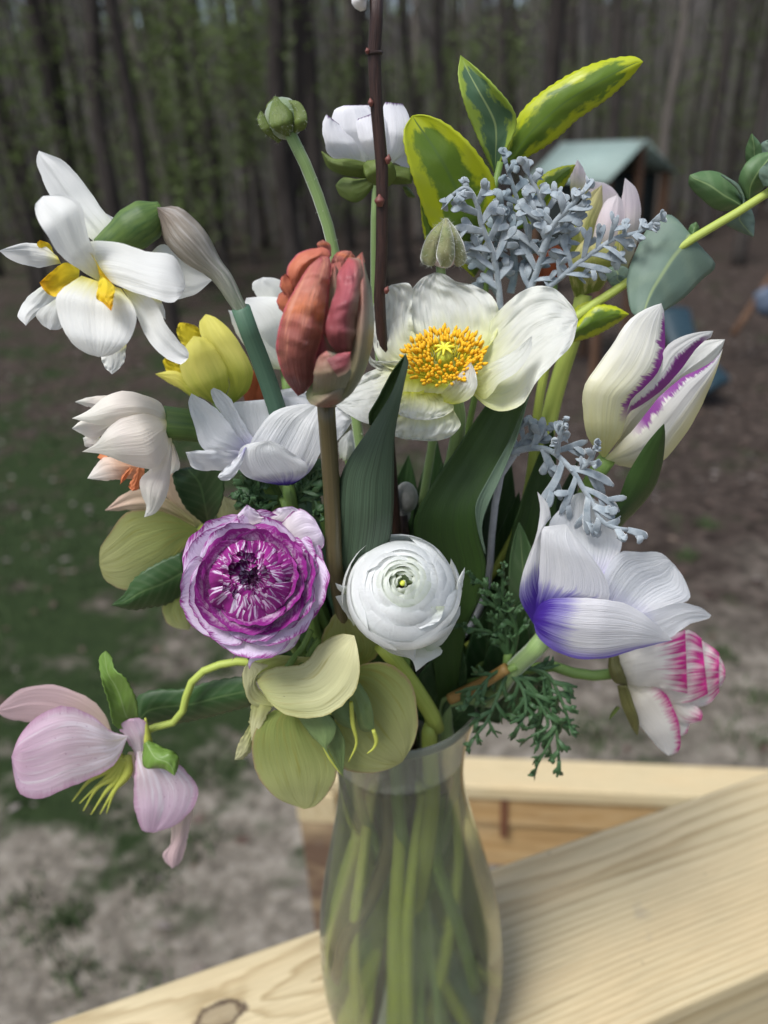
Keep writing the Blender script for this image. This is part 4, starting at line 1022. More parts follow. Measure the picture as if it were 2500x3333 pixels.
for i in range(298):
    a = i * 2.39996; q = math.sqrt(.06 + .94 * (i + .5) / 298)
    base = pc0 + (e1 * math.cos(a) + e2 * math.sin(a)) * (.002 + .0098 * q)
    d = (pa * (1.3 - .55 * q) + (e1 * math.cos(a) + e2 * math.sin(a)) * (.1 + .75 * q) + Vector((rs_.uniform(-.16, .16), rs_.uniform(-.16, .16), rs_.uniform(-.16, .16)))).normalized()
    o_ = bpy.data.objects.new('stamen', stam); COL.objects.link(o_); o_.parent = f
    sc = rs_.uniform(.8, 1.2) * (.8 + .2 * q)
    o_.matrix_basis = Matrix.Translation(base - ctr) @ d.to_track_quat('Z', 'X').to_matrix().to_4x4() @ Matrix.Rotation(rs_.uniform(0, 6.28), 4, 'Z') @ Matrix.Diagonal((1.15, 1.15, sc, 1))
tube(f, M['pistil'], [pc0 - pa * .001, pc0 + pa * .004, pc0 + pa * .0075, pc0 + pa * .0085], [.0022, .0032, .0034, .0012], 'pistil', sides=12, n=10)
for k in range(7):
    a = k * 6.283 / 7; r_ = (e1 * math.cos(a) + e2 * math.sin(a))
    tube(f, M['filament'], [pc0 + pa * .0083, pc0 + pa * .0094 + r_ * .002, pc0 + pa * .0086 + r_ * .0044], [.0006, .0007, .0004], 'stigma_ray', sides=6, n=5)
tube(f, M['stem_hairy'], to_vase(px([(950, 800), (968, 900), (965, 1010), (925, 1180), (860, 1400)], [O + 6, O + 14]), 60, .012, (-110, .03)), [.0034, .0033, .0032, .003], n=40)

# ---- ranunculus bud
frame(750, 0, .6028)
f = thing('ranunculus_bud', 'round downy green ranunculus bud on a curved hairy stem', 'flower bud', pt(920, 440, 8)); O = 8
def blob(parent, mat, c, r, name, sx=1, sy=1, sz=1, seg=16, axis=None):
    V, Fs = [], []
    A = (axis or Vector((0, 0, 1))).normalized(); B1 = A.orthogonal().normalized(); B2 = A.cross(B1)
    for j in range(seg // 2 + 1):
        th = math.pi * j / (seg // 2)
        for k in range(seg):
            ph2 = 2 * math.pi * k / seg
            V.append(c + (B1 * (sx * math.sin(th) * math.cos(ph2)) + B2 * (sy * math.sin(th) * math.sin(ph2)) + A * (sz * math.cos(th))) * r)
    for j in range(seg // 2):
        for k in range(seg):
            Fs.append((j * seg + k, (j + 1) * seg + k, (j + 1) * seg + (k + 1) % seg, j * seg + (k + 1) % seg))
    return build(name, V, Fs, mat, parent)
blob(f, M['bud_green'], px([(288, 640)], O + 3)[0], .0076, 'bud_core')
pe('sepal', [(220, 610), (190, 580), (235, 520)], [(330, 610), (332, 545), (290, 528), (235, 520)], [6, 5], 4)
f_s = [pe('sepal', [(300, 735), (215, 680), (215, 600), (240, 520)], [(325, 728), (338, 650), (322, 580), (240, 520)], [-3, -8, -5, 0], 6, name='sepal'),
       pe('sepal', [(320, 728), (332, 640), (312, 570), (282, 542)], [(352, 715), (405, 690), (412, 620), (370, 552), (282, 542)], [-1, -6, -3, 1], 6, name='sepal'),
       pe('sepal', [(260, 772), (170, 700), (148, 640), (165, 600)], [(292, 742), (240, 695), (205, 650), (165, 600)], [2, -2, 0], 4, name='sepal')]
def hairs(parent, surfaces, n, ln, mat, seed=1):
    g = random.Random(seed); V, Fs = [], []
    for k in range(n):
        ob = g.choice(surfaces); me = ob.data; pl = g.choice(me.polygons)
        c = pl.center + BASE[parent.name]; nn = pl.normal * (1 if pl.normal.y < 0 else -1)
        d = (nn + Vector((g.uniform(-.7, .7), g.uniform(-.7, .7), g.uniform(-.7, .7)))).normalized() * ln * g.uniform(.5, 1.2)
        s = d.orthogonal().normalized() * .00006
        b0 = len(V); V.extend([c - s, c + s, c + d]); Fs.append((b0, b0 + 1, b0 + 2))
    h = build('hair', V, Fs, mat, parent); h["kind"] = 'stuff'
    return h
hairs(f, f_s, 260, .0016, M['hair'])
stm = tube(f, M['stem_hairy'], to_vase(px([(322, 720), (360, 800), (410, 900), (480, 1080), (540, 1270), (575, 1450), (600, 1700)], [O, O + 4]), 100, .010, (-80, .02)), [.0024, .0024, .0025, .0025, .0023], n=44)

hairs(f, [stm], 700, .0011, M['hair'], 6)

# ---- white ranunculus with purple rim, tall at the back
f = thing('ranunculus', 'tall cup shaped white ranunculus with purple rims behind the brown twig', 'ranunculus', pt(1200, 560, 34)); O = 34
pe('ran_back', [(840, 870), (850, 740), (880, 620), (900, 560)], [(880, 860), (940, 780), (950, 650), (930, 570)], [10, 12], 3)
pe('ran_back', [(690, 860), (640, 700), (640, 580), (700, 566)], [(800, 860), (820, 700), (800, 590), (760, 566)], [8, 10], 4)
pe('ran_back', [(650, 870), (560, 720), (548, 640), (565, 590), (620, 567)], [(760, 880), (780, 760), (775, 640), (740, 582), (690, 567)], [0, -4, 0], [6, 8, 5])
pe('ran_back', [(610, 868), (535, 840), (500, 720), (497, 660), (520, 618)], [(720, 880), (690, 800), (645, 720), (632, 705), (600, 680)], [-2, -7, -4], [6, 6, 4])
pe('ran_back', [(760, 880), (705, 780), (678, 670), (690, 640)], [(840, 885), (850, 760), (840, 650), (800, 600)], [-5, -10, -7], [5, 6, 4])
pe('ran_back', [(815, 880), (815, 740), (815, 600), (835, 550)], [(880, 880), (962, 800), (977, 660), (930, 560)], [-4, -7, -2], [5, 8, 4])
pe('ran_back', [(850, 870), (900, 885), (965, 925)], [(900, 820), (965, 790), (972, 860), (965, 925)], [-2, 0], 3, nu=8, nv=8)
for L, R, oo in (([(760, 965), (620, 945), (530, 905), (493, 818)], [(745, 880), (640, 858), (560, 858), (493, 818)], [-6, -10, -6]),
                 ([(795, 1005), (738, 970), (718, 900), (735, 870)], [(860, 1005), (893, 950), (875, 880), (830, 862), (735, 870)], [-8, -13, -9]),
                 ([(830, 990), (900, 995), (978, 992)], [(860, 885), (920, 900), (985, 920), (978, 992)], [-6, -4]),
                 ([(780, 1000), (690, 1090), (600, 1062), (568, 1000)], [(765, 960), (680, 968), (610, 960), (568, 1000)], [-4, -6, -2]),
                 ([(930, 1010), (960, 1060), (998, 1065)], [(950, 1005), (975, 1030), (998, 1065)], [0, 0])):
    pe('sepal', L, R, oo, 4, name='sepal')
tube(f, M['stem_hairy'], to_vase(px([(785, 985), (778, 1150), (776, 1350), (778, 1600)], [O - 3, O]), 80, .02, (-70, .034)), .0016, n=36)

# ---- brown willow twig
f = thing('willow_twig', 'upright dark reddish brown pussy willow twig with small red buds', 'twig', pt(1230, 960, -2)); O = -2
tube(f, M['bark_twig'], to_vase(px([(790, -60), (785, 60), (788, 150), (776, 260), (778, 330), (786, 520), (800, 700), (818, 880), (820, 1100), (816, 1400), (806, 1650)], O), 40, .008, (-140, .03)), [.0024, .0024, .0023, .0022, .0023, .0023], 'stem', n=60, sides=12)
for (x, y, r1, dx, dy) in ((757, 550, .0011, -8, -30), (852, 860, .0013, 8, -40), (806, 1090, .0021, -4, -60), (738, 265, .0009, -10, -10), (845, 1560, .0012, 16, -20)):
    p = px([(x - dx * .3, y + 26), (x, y), (x + dx * .5, y + dy * .7)], O - 2.4)
    tube(f, M['bud_red'], p, [r1 * .5, r1, r1 * .15], 'bud', sides=8, n=8)
tube(f, M['bark_twig'], px([(778, 272), (778, 284), (779, 300)], O), [.0026, .0034, .0025], 'node', sides=12, n=6)
cat_ = tube(f, M['fuzz_white'], px([(735, 20), (712, 14), (700, -40)], O), [.0018, .0036, .003], 'catkin', sides=10, n=8)
# ---- variegated euonymus
frame(1300, 100, .7233)
f = thing('euonymus_branch', 'branch of large yellow margined green leaves standing highest in the bouquet', 'leafy branch', pt(1600, 800, 36)); O = 36
pe('leaf_var', [(150, 1060), (108, 900), (93, 745)], [(190, 1010), (145, 860), (93, 745)], [4, 0], 2, name='leaf', serr=1.2)
pe('leaf_var', [(510, 900), (495, 780), (540, 695)], [(600, 880), (625, 760), (540, 695)], [10, 8], 2, name='leaf', serr=1)
pe('leaf_var', [(600, 740), (640, 655), (720, 615), (792, 603)], [(640, 810), (720, 725), (770, 650), (792, 603)], [10, 8], 3, name='leaf', serr=1)
pe('leaf_var', [(335, 1110), (200, 980), (128, 850), (70, 690), (22, 520), (22, 440), (58, 383)], [(375, 1050), (425, 830), (432, 690), (380, 590), (300, 490), (200, 410), (110, 378), (58, 383)], [6, -4, -8, -6], [-3, -6, -4], name='leaf', serr=1.6, nv=34)
pe('leaf_var2', [(430, 645), (375, 530), (300, 350), (265, 200), (275, 110)], [(432, 645), (470, 560), (512, 470), (527, 400), (500, 335), (430, 250), (350, 170), (275, 110)], [4, 0, -4, -2], [-4, -5, -2], name='leaf', serr=.9, nv=34)
pe('leaf_var', [(488, 595), (495, 470), (560, 350), (680, 250), (820, 170), (960, 125), (1060, 117), (1096, 140)], [(492, 598), (580, 565), (700, 490), (800, 400), (930, 310), (1040, 210), (1096, 140)], [2, -4, -8, -6], [4, 5, 3], name='leaf', serr=1.6, nv=40)
pe('leaf_var', [(785, 1330), (880, 1240), (960, 1238), (1032, 1275)], [(785, 1400), (880, 1372), (970, 1322), (1032, 1275)], [-18, -20], 4, name='leaf', serr=1)
pe('leaf_var', [(760, 1320), (800, 1240), (870, 1215), (935, 1235)], [(790, 1400), (850, 1330), (900, 1290), (935, 1235)], [-12, -14], 3, name='leaf', serr=1)
tube(f, M['stem'], to_vase(px([(455, 590), (428, 660), (415, 800), (400, 1000), (380, 1250), (330, 1700)], [O + 1, O - 4]), 70, .026, (-90, .036)), [.0014, .0018, .002, .0022], n=36)

# ---- hairy poppy bud
f = thing('poppy_bud', 'nodding hairy olive poppy bud just behind the white poppy', 'flower bud', pt(1430, 880, 14)); O = 12
blob(f, M['bud_core'], px([(200, 970)], O + 1)[0], .0080, 'bud_core', .95, .95, 1.15)
sps = []
for L, R, oo in (([(208, 845), (130, 925), (98, 1015), (108, 1045), (140, 1056)], [(208, 856), (190, 950), (176, 1030), (140, 1056)], [-1, -6, -5, -3]),
                 ([(212, 845), (262, 910), (297, 1000), (292, 1045), (262, 1060)], [(208, 856), (228, 950), (238, 1030), (262, 1060)], [-1, -6, -5, -3]),
                 ([(206, 845), (186, 930), (170, 1010), (190, 1058)], [(214, 845), (240, 935), (245, 1015), (222, 1060), (190, 1058)], [-3, -11, -12, -9])):
    q = pe('sepal', L, R, oo, 7, name='sepal', t=.0009); q.data.materials[0] = M['bud_brown']; sps.append(q)
hairs(f, sps, 520, .0026, M['hair'], 4)
tube(f, M['stem_hairy'], to_vase(px([(186, 1030), (182, 1100), (190, 1200), (200, 1500)], [O, O + 4]), 85, .012, (-95, .03)), [.0021, .0021, .0024], n=28)

# ---- pale pink tulip behind
f = thing('tulip', 'pale pink tulip with green striped petals behind the silver foliage', 'tulip', pt(1900, 950, 44)); O = 44
pe('ptul', [(770, 720), (772, 640), (802, 578)], [(860, 740), (838, 640), (802, 578)], [12, 10], 3)
pe('ptul', [(850, 900), (845, 740), (880, 678)], [(1010, 900), (990, 750), (940, 692), (880, 678)], [6, 8], 6)
pe('ptul', [(950, 1110), (975, 960), (995, 800), (1015, 662)], [(1025, 1075), (1072, 945), (1087, 800), (1062, 705), (1015, 662)], [2, -4, -2], [6, 6, 3])
pe('ptul', [(860, 1150), (862, 980), (885, 850), (930, 765), (980, 738)], [(970, 1110), (1000, 960), (1014, 840), (1005, 765), (980, 738)], [-2, -9, -5], [7, 8, 5])
pe('ptul_g', [(770, 1130), (772, 980), (790, 850), (845, 745), (912, 693)], [(840, 1150), (860, 1000), (880, 880), (915, 780), (912, 693)], [-2, -8, -4], [4, 5, 2])
pe('ptul_g', [(790, 1200), (765, 1110), (785, 1000), (840, 930)], [(900, 1170), (965, 1075), (960, 980), (840, 930)], [-6, -12, -8], 5)
pe('ptul_g', [(940, 1110), (960, 1000), (985, 900), (1000, 860)], [(985, 1080), (1010, 980), (1000, 860)], [-10, -8], 2, nu=8)
tube(f, M['stem_y'], to_vase(px([(830, 1190), (800, 1320), (740, 1500), (690, 1680)], [O - 2, O - 10]) + [pt(1760, 1500, 25), pt(1660, 2000, 12)], 20, .027, (200, .04)), [.0042, .0044, .0044, .0040], n=40)

# ---- rust tulip behind the silver leaves
f = thing('tulip', 'small glimpse of a rust brown tulip between the silver leaf stems', 'tulip', pt(1780, 850, 60)); O = 58
pe('rust', [(630, 1130), (615, 1040), (650, 960)], [(760, 1100), (740, 1000), (650, 960)], [0, 0], 8)
pe('rust', [(650, 1110), (640, 1010), (690, 940)], [(740, 1110), (750, 1010), (690, 940)], [-5, -2], 6)
tube(f, M['stem'], to_vase(px([(690, 1100), (650, 1400)], O), 60, .028, (240, .03)), .003, n=20)

# ---- silver dusty miller
def lobed(parent, mats, main, w0, w1, lobes, ln, seed, o, sub=2, ang=(42, 62), wl=.0016, tipw=1.0, name='leaf', flat=.075, start=.12, wob=3.0, curl=0):
    """a deeply cut leaf: midrib and branching finger lobes, in picture px (lengths) at depth o"""
    g = random.Random(seed)
    C = catmull([Vector((*X(p[:2]), 0)) for p in main], 60)
    V, Fs, U = [], [], []
    P = [pt(c.x, c.y, samp(o, i / 60)) for i, c in enumerate(C)]
    tube_geo(P[::3] if len(P) > 30 else P, [w0, lerp(w0, w1, .5), w1], sides=8, n=36, flat=.55, V=V, Fs=Fs, U=U)
    fc_ = -cF
    def finger(p, d, L, w, oo, depth):
        bend = g.uniform(-.3, .3) + curl
        pts, q, a = [Vector((p.x, p.y))], Vector((p.x, p.y)), math.atan2(d.y, d.x)
        for s in range(5):
            a += bend * .35
            q = q + Vector((math.cos(a), math.sin(a))) * L / 5
            pts.append(q.copy())
        do = g.uniform(-wob, wob)
        W = [pt(r.x, r.y, oo + do * k / 5 - 1.0 * math.sin(k * .7)) for k, r in enumerate(pts)]
        ff = (fc_ + Vector((g.uniform(-.6, .6), g.uniform(-.2, .2), g.uniform(-.6, .6)))).normalized()
        tube_geo(W, [w * .7, w * .75, w * .9, w, w * tipw, w * .35], sides=8, n=12, flat=flat, face=ff, V=V, Fs=Fs, U=U)
        if depth > 0:
            for s in range(sub):
                k = 2 + s % 2; sg = -1 if (s % 2) ^ (sub > 1 and g.random() < .2) else 1
                dd = pts[k + 1] - pts[k]
                a2 = math.atan2(dd.y, dd.x) + sg * RAD(g.uniform(34, 52))
                finger(pts[k], Vector((math.cos(a2), math.sin(a2))), L * g.uniform(.38, .55), w * .9, oo + do * k / 5, depth - 1)
    for k in range(lobes):
        s = start + (1 - start) * (k + .5) / lobes
        i = int(s * 59); tg = (C[min(i + 2, 60)] - C[max(i - 2, 0)])
        sg = 1 if k % 2 else -1
        a = math.atan2(tg.y, tg.x) + sg * RAD(g.uniform(*ang))
        L = ln * (math.sin(min(1, s * 1.15) * math.pi * .78 + .3)) * g.uniform(.8, 1.15)
        finger(C[i], Vector((math.cos(a), math.sin(a))), max(L, ln * .3), wl * g.uniform(.85, 1.15), samp(o, s), 1)
    e = C[60] - C[56]
    finger(C[60], Vector((e.x, e.y)).normalized(), ln * .5, wl, samp(o, 1), 1)
    return build(name, V, Fs, mats, parent, U)
f = thing('dusty_miller', 'felted silver grey cut leaf spray above the white poppy', 'silver foliage', pt(1700, 960, 24)); O = 20
lobed(f, M['dusty'], [(455, 1260), (447, 1150), (420, 1000), (372, 880), (345, 770), (300, 705), (240, 740)], .0015, .0009, 13, 118, 3, [O + 4, O - 6], wl=.0017)
lobed(f, M['dusty'], [(560, 1240), (630, 1050), (668, 930), (650, 790), (610, 700), (585, 650)], .0017, .0009, 14, 126, 5, [O + 4, O - 4], wl=.0017)
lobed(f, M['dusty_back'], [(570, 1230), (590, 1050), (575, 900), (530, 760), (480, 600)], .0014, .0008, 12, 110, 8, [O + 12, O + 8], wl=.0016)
lobed(f, M['dusty'], [(580, 1220), (700, 1130), (800, 1050), (890, 985), (980, 930), (1080, 905), (1140, 862)], .0014, .0008, 14, 108, 11, [O + 2, O - 8], wl=.0016, start=.25)
lobed(f, M['dusty'], [(640, 1000), (690, 880), (730, 830), (780, 780), (830, 720)], .0016, .001, 8, 96, 14, [O - 4, O - 10], wl=.0016)
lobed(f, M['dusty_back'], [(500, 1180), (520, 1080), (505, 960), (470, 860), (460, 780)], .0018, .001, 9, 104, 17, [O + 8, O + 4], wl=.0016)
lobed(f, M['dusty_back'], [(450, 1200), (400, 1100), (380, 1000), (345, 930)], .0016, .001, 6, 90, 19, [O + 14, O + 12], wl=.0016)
tube(f, M['dusty_stem'], to_vase(px([(560, 1230), (540, 1400), (480, 1700)], [O + 4, O + 6]), 50, .02, (230, .03)), [.0028, .0026], n=24)
frame(1500, 1300, .6028)
f = thing('dusty_miller', 'drooping silver cut leaf arching over the violet based anemone', 'silver foliage', pt(1700, 1500, -20)); O = -34
lobed(f, M['dusty'], [(262, 290), (380, 262), (480, 275), (540, 320), (610, 395), (660, 480), (710, 560), (755, 650), (820, 690), (900, 705)], .0016, .0012, 12, 140, 23, [O + 22, O + 4, O - 6], sub=2, wl=.0019, ang=(38, 58), curl=.06)
lobed(f, M['dusty'], [(300, 300), (330, 230), (400, 170), (450, 160)], .0014, .001, 7, 70, 29, [O + 24, O + 20], wl=.0016)
lobed(f, M['dusty'], [(520, 300), (530, 220), (560, 130)], .0012, .001, 4, 50, 31, [O + 8, O + 2], wl=.0015)
lobed(f, M['dusty'], [(620, 390), (690, 340), (730, 250)], .0012, .001, 4, 46, 33, [O + 6, O], wl=.0015)
tube(f, M['dusty_stem'], to_vase(px([(300, 280), (240, 330), (180, 600), (120, 1100)], [O + 24, O + 40]), 10, .02, (190, .03)), [.0016, .0018], n=24)

# ---- eucalyptus
frame(1300, 100, .7233)
f = thing('eucalyptus_branch', 'yellow green eucalyptus stem with grey green leaves reaching out of view', 'leafy branch', pt(2000, 900, 24)); O = 24
tube(f, M['stem_y'], to_vase(px([(1720, 690), (1659, 728), (1520, 818), (1330, 930), (1120, 1070), (1000, 1150), (800, 1285), (700, 1390), (640, 1600)], [O - 10, O]) + [pt(1690, 1700, 22)], 35, .026, (215, .036)), [.0018, .0021, .0024, .0026, .0027, .0028], n=60)
KL = dict(name='leaf', t=.0006, ruf=.5)
pe('leaf_euc', [(1310, 930), (1250, 850), (1195, 826), (1130, 870), (1070, 980), (1026, 1100), (1030, 1200), (1050, 1275), (1100, 1300)], [(1312, 932), (1370, 990), (1422, 1058), (1360, 1120), (1280, 1200), (1190, 1262), (1140, 1300), (1100, 1300)], [-2, -6, -14, -20], [5, 8, 5], fold=-1.5, **KL)
pe('leaf_euc2', [(1535, 800), (1430, 805), (1350, 745), (1303, 690), (1308, 650)], [(1555, 780), (1520, 700), (1440, 640), (1370, 633), (1308, 650)], [-2, -4, 0], [6, 6, 3], **KL)
pe('leaf_euc', [(1530, 812), (1548, 770), (1520, 710), (1450, 650)], [(1565, 790), (1555, 740), (1520, 690), (1450, 650)], [-3, -6], 2, **KL)
pe('leaf_euc', [(1520, 815), (1465, 862), (1530, 902), (1592, 925)], [(1575, 788), (1595, 840), (1596, 890), (1592, 925)], [4, 6], 4, **KL)
pe('leaf_euc2', [(1560, 760), (1528, 680), (1558, 600), (1620, 555), (1690, 548)], [(1585, 765), (1640, 705), (1690, 640), (1700, 590), (1690, 548)], [-4, -8, -6], 5, **KL)
pe('leaf_euc2', [(1580, 640), (1558, 550), (1585, 463)], [(1625, 640), (1632, 530), (1585, 463)], [4, 2], 3, **KL)
pe('leaf_euc', [(1620, 560), (1630, 510), (1665, 490)], [(1690, 580), (1700, 520), (1665, 490)], [2, 2], 3, **KL)
pe('leaf_euc', [(1640, 700), (1618, 640), (1659, 588)], [(1705, 700), (1705, 600), (1659, 588)], [-14, -14], 3, **KL)
pe('leaf_euc2', [(1298, 935), (1308, 880), (1336, 862)], [(1330, 945), (1348, 890), (1336, 862)], [-4, -4], 2, **KL)
pe('leaf_euc', [(1000, 1160), (938, 1125), (933, 1075), (980, 1058)], [(1035, 1140), (1042, 1090), (1015, 1064), (980, 1058)], [4, 6], 3, **KL)
pe('leaf_euc', [(1000, 1155), (960, 1150), (945, 1120), (985, 1100)], [(1030, 1140), (1040, 1120), (985, 1100)], [-3, -4], 2, **KL)

# ---- white tulip with purple margins
frame(1900, 700, .3617)
f = thing('tulip', 'white tulip with feathered purple petal margins leaning outward', 'tulip', pt(1980, 1490, -14)); O = -14
pe('tul_in', [(330, 2000), (420, 1720), (700, 1500), (960, 1230), (1080, 1130), (1180, 1118), (1272, 1118)], [(260, 2120), (560, 1800), (800, 1560), (1000, 1430), (1150, 1340), (1240, 1210), (1272, 1118)], [6, 2, 4], [2, 5, 3], fold=-1.5, rf=(7, .6), ruf=.8)
pe('tul_Rw', [(330, 1960), (385, 1760), (420, 1640), (560, 1500), (680, 1330), (740, 1180), (900, 1088), (1050, 1050), (1168, 1042)], [(300, 2040), (400, 1790), (500, 1722), (700, 1580), (880, 1382), (980, 1252), (1085, 1130), (1150, 1092), (1168, 1042)], [2, -4, -4, 0], [4, 5, 3])
pe('tul_L', [(190, 2190), (470, 1900), (600, 1730), (720, 1600), (880, 1460), (1050, 1378), (1180, 1300), (1252, 1203)], [(260, 2235), (393, 2268), (600, 2262), (740, 2190), (900, 1990), (1040, 1760), (1150, 1520), (1222, 1320), (1252, 1203)], [-2, -14, -14, -8, 0], [6, 10, 9, 4])
pe('tul_R', [(170, 2180), (30, 1990), (-8, 1780), (0, 1560), (120, 1370), (280, 1130), (420, 930), (560, 840), (700, 793)], [(195, 2180), (335, 1980), (388, 1770), (425, 1660), (560, 1540), (680, 1390), (732, 1200), (727, 1000), (720, 850), (700, 793)], [-2, -14, -17, -12, -4, 0], [6, 11, 11, 5])
tube(f, M['stem'], to_vase([pt(1975, 1495, O - 2), pt(1930, 1560, O + 4), pt(1850, 1750, O + 12), pt(1740, 2050, O + 20)], 0, .024, (170, .04)), [.0040, .0040, .0042, .0040], n=36)
frame(1500, 1300, .6028)
pe('leaf_tulip_big', [(560, 1000), (700, 780), (850, 540), (900, 410), (980, 270), (1060, 170), (1096, 133)], [(640, 1050), (880, 670), (960, 590), (1042, 480), (1086, 350), (1102, 200), (1096, 133)], [16, -8, -20, -26], [4, 5, 2], name='leaf', nv=26)

# ---- tall broad tulip leaf in the middle
frame(0, 0, 1)
f = thing('tulip_leaf', 'broad folded deep green tulip leaf under the white poppy', 'leaf', pt(1480, 2050, -14)); O = -18
pe('leaf_tulip_big', [(1440, 2420), (1410, 2150), (1380, 1900), (1347, 1705), (1400, 1590), (1480, 1470), (1560, 1350), (1620, 1270)], [(1470, 2420), (1520, 2040), (1566, 1939), (1582, 1842), (1560, 1752), (1550, 1650), (1590, 1570), (1660, 1440), (1725, 1265)], [14, 4, 0, -2, 4, 8], [-2, -4, -4, -4], name='leaf_blade', nv=34)
pe('leaf_tulip_pale', [(1576, 1800), (1552, 1710), (1550, 1640), (1590, 1560), (1650, 1450), (1700, 1340)], [(1582, 1805), (1568, 1715), (1590, 1640), (1640, 1530), (1690, 1400), (1727, 1265)], [-6, -8, -6, 0], -2, name='rolled_edge', nv=26)
# ---- white anemone, left of the tulip stem
frame(150, 1200, .6028)
f = thing('anemone', 'cupped white anemone with dark violet base beneath the coral tulip', 'anemone', pt(930, 1560, -28)); O = -26
KA = dict(ruf=1.0, edge=.6, ef=6)
pe('anem', [(1200, 190), (1240, 125), (1330, 103)], [(1460, 200), (1420, 130), (1330, 103)], [22, 24], 3, **KA)
pe('anem', [(1100, 470), (1030, 330), (1005, 190), (1130, 180), (1200, 172)], [(1320, 460), (1430, 330), (1480, 220), (1400, 150), (1200, 172)], [4, 16, 20], [-3, -5, -2], **KA)
pe('anem', [(1080, 450), (980, 290), (910, 185), (888, 120), (905, 103)], [(1150, 430), (1070, 300), (1030, 225), (1000, 170), (945, 120), (905, 103)], [2, 6, 10], -3, **KA)
pe('anem', [(1090, 470), (930, 445), (845, 435), (800, 310), (768, 180), (785, 133)], [(1100, 440), (1025, 350), (945, 240), (855, 170), (785, 133)], [2, 0, 4, 4], [-2, -4, -2], **KA)
frame(850, 750, .6631)
pe('anem', [(250, 1010), (350, 880), (400, 862), (447, 935)], [(290, 1090), (385, 1020), (425, 970), (447, 935)], [8, 8], 3, **KA)
frame(150, 1200, .6028)
pe('anem_deep', [(1260, 630), (1090, 500), (1105, 395), (1195, 262), (1270, 212), (1380, 190), (1470, 193)], [(1330, 628), (1420, 560), (1490, 430), (1510, 300), (1495, 220), (1470, 193)], [0, -7, -6, 2], [2, 3, 2], **KA)
pe('anem', [(1080, 440), (930, 440), (830, 440), (753, 450)], [(1080, 500), (960, 545), (830, 548), (790, 532), (753, 450)], [-4, -12, -14], [2, 3, 0], edge=1.2, ef=5, ruf=.8)
pe('anem_deep', [(1260, 630), (1120, 600), (1055, 560), (1035, 480), (1060, 420), (1130, 398), (1205, 388)], [(1310, 632), (1400, 575), (1415, 525), (1335, 460), (1265, 412), (1205, 388)], [-2, -14, -17, -16], [4, 6, 3], **KA)
pe('anem', [(1080, 420), (1010, 500), (940, 560), (927, 585)], [(1075, 440), (1055, 520), (1005, 592), (950, 604), (927, 585)], [-17, -20], 2, edge=.6)
tube(f, M['stem'], to_vase(px([(1300, 600), (1330, 760), (1400, 1100), (1480, 1500)], [O + 2, O + 12]), -170, .016, (-10, .03)), [.003, .003], n=30)

# ---- small white flower and grey catkin seen between the leaves
frame(850, 750, .6631)
f = thing('flower_bud', 'tiny white flower bud in shade beside the coral tulip stem', 'flower bud', pt(1140, 1500, 26)); O = 24
pe('white', [(385, 1120), (380, 1040), (440, 978)], [(450, 1110), (490, 1030), (440, 978)], [0, -2], 6)
pe('white', [(400, 1130), (400, 1060), (420, 1010)], [(430, 1130), (450, 1060), (420, 1010)], [-5, -3], 4)
tube(f, M['stem'], to_vase(px([(425, 1110), (460, 1300), (520, 1700)], O), 150, .012, (-40, .02)), .0018, n=24)
f = thing('catkin', 'soft grey willow catkin in the shade between the tulip leaves', 'catkin', pt(1320, 1640, 8)); O = 8
blob(f, M['fuzz_grey'], px([(712, 1310)], O)[0], .0068, 'catkin_head', .85, .85, 1.15)
blob(f, M['fuzz_grey'], px([(690, 1390)], O + 4)[0], .0052, 'catkin_head', .85, .85, 1.1)
tube(f, M['bark_twig'], to_vase(px([(700, 1400), (720, 1600)], O), 170, .006, (60, .02)), .0018, n=16)

# ---- blush double daffodil
frame(0, 1000, .4522)
f = thing('daffodil', 'double blush white daffodil facing sideways with peach orange frills', 'daffodil', pt(560, 1400, -22)); O = -22
pe('peach', [(760, 760), (640, 720), (538, 682)], [(860, 640), (720, 635), (610, 655), (538, 682)], [10, 8], 4)
pe('peach', [(820, 850), (680, 950), (600, 920), (518, 872)], [(820, 790), (680, 780), (570, 825), (518, 872)], [4, 2], 4)
pe('peach', [(720, 1020), (620, 1005), (597, 940)], [(720, 930), (650, 918), (597, 940)], [6, 6], 3, nu=8)
pe('peach', [(1225, 960), (1210, 1100), (1228, 1205)], [(1252, 985), (1297, 1150), (1228, 1205)], [6, 6], 3, nu=8)
pe('peach_in', [(1040, 1235), (860, 1240), (720, 1245), (628, 1232)], [(1040, 1110), (880, 1090), (745, 1080), (690, 1140), (628, 1232)], [4, -2, 0], 6)
pe('orange', [(1010, 1120), (955, 1230), (925, 1290), (955, 1322)], [(1020, 1130), (1014, 1250), (995, 1312), (955, 1322)], [-2, -6], 3, edge=.6)
pe('orange', [(930, 1150), (880, 1210), (865, 1275)], [(970, 1160), (910, 1230), (865, 1275)], [-1, -4], 1, nu=8, nv=10)
pe('orange', [(760, 1060), (720, 1055), (700, 1082)], [(780, 1080), (740, 1095), (700, 1082)], [3, 2], 1, nu=8, nv=8)
pe('peach', [(1200, 830), (1030, 800), (780, 850), (640, 830), (518, 800)], [(1200, 800), (1170, 705), (1080, 642), (880, 603), (760, 640), (640, 740), (518, 800)], [0, -8, -8, 0], [6, 10, 5], fold=-1)
pe('peach', [(1225, 920), (1075, 1170), (1008, 1240), (1018, 1350), (1052, 1425), (1038, 1512)], [(1240, 960), (1232, 1150), (1202, 1350), (1122, 1480), (1038, 1512)], [-2, -6, -8, -4], [4, 5, 2])
pe('peach', [(1220, 890), (1192, 1050), (1132, 1152), (1050, 1162), (900, 1122), (750, 1062), (592, 1040)], [(1195, 810), (1050, 768), (880, 798), (768, 880), (690, 980), (592, 1040)], [-3, -15, -16, -6], [7, 10, 4])
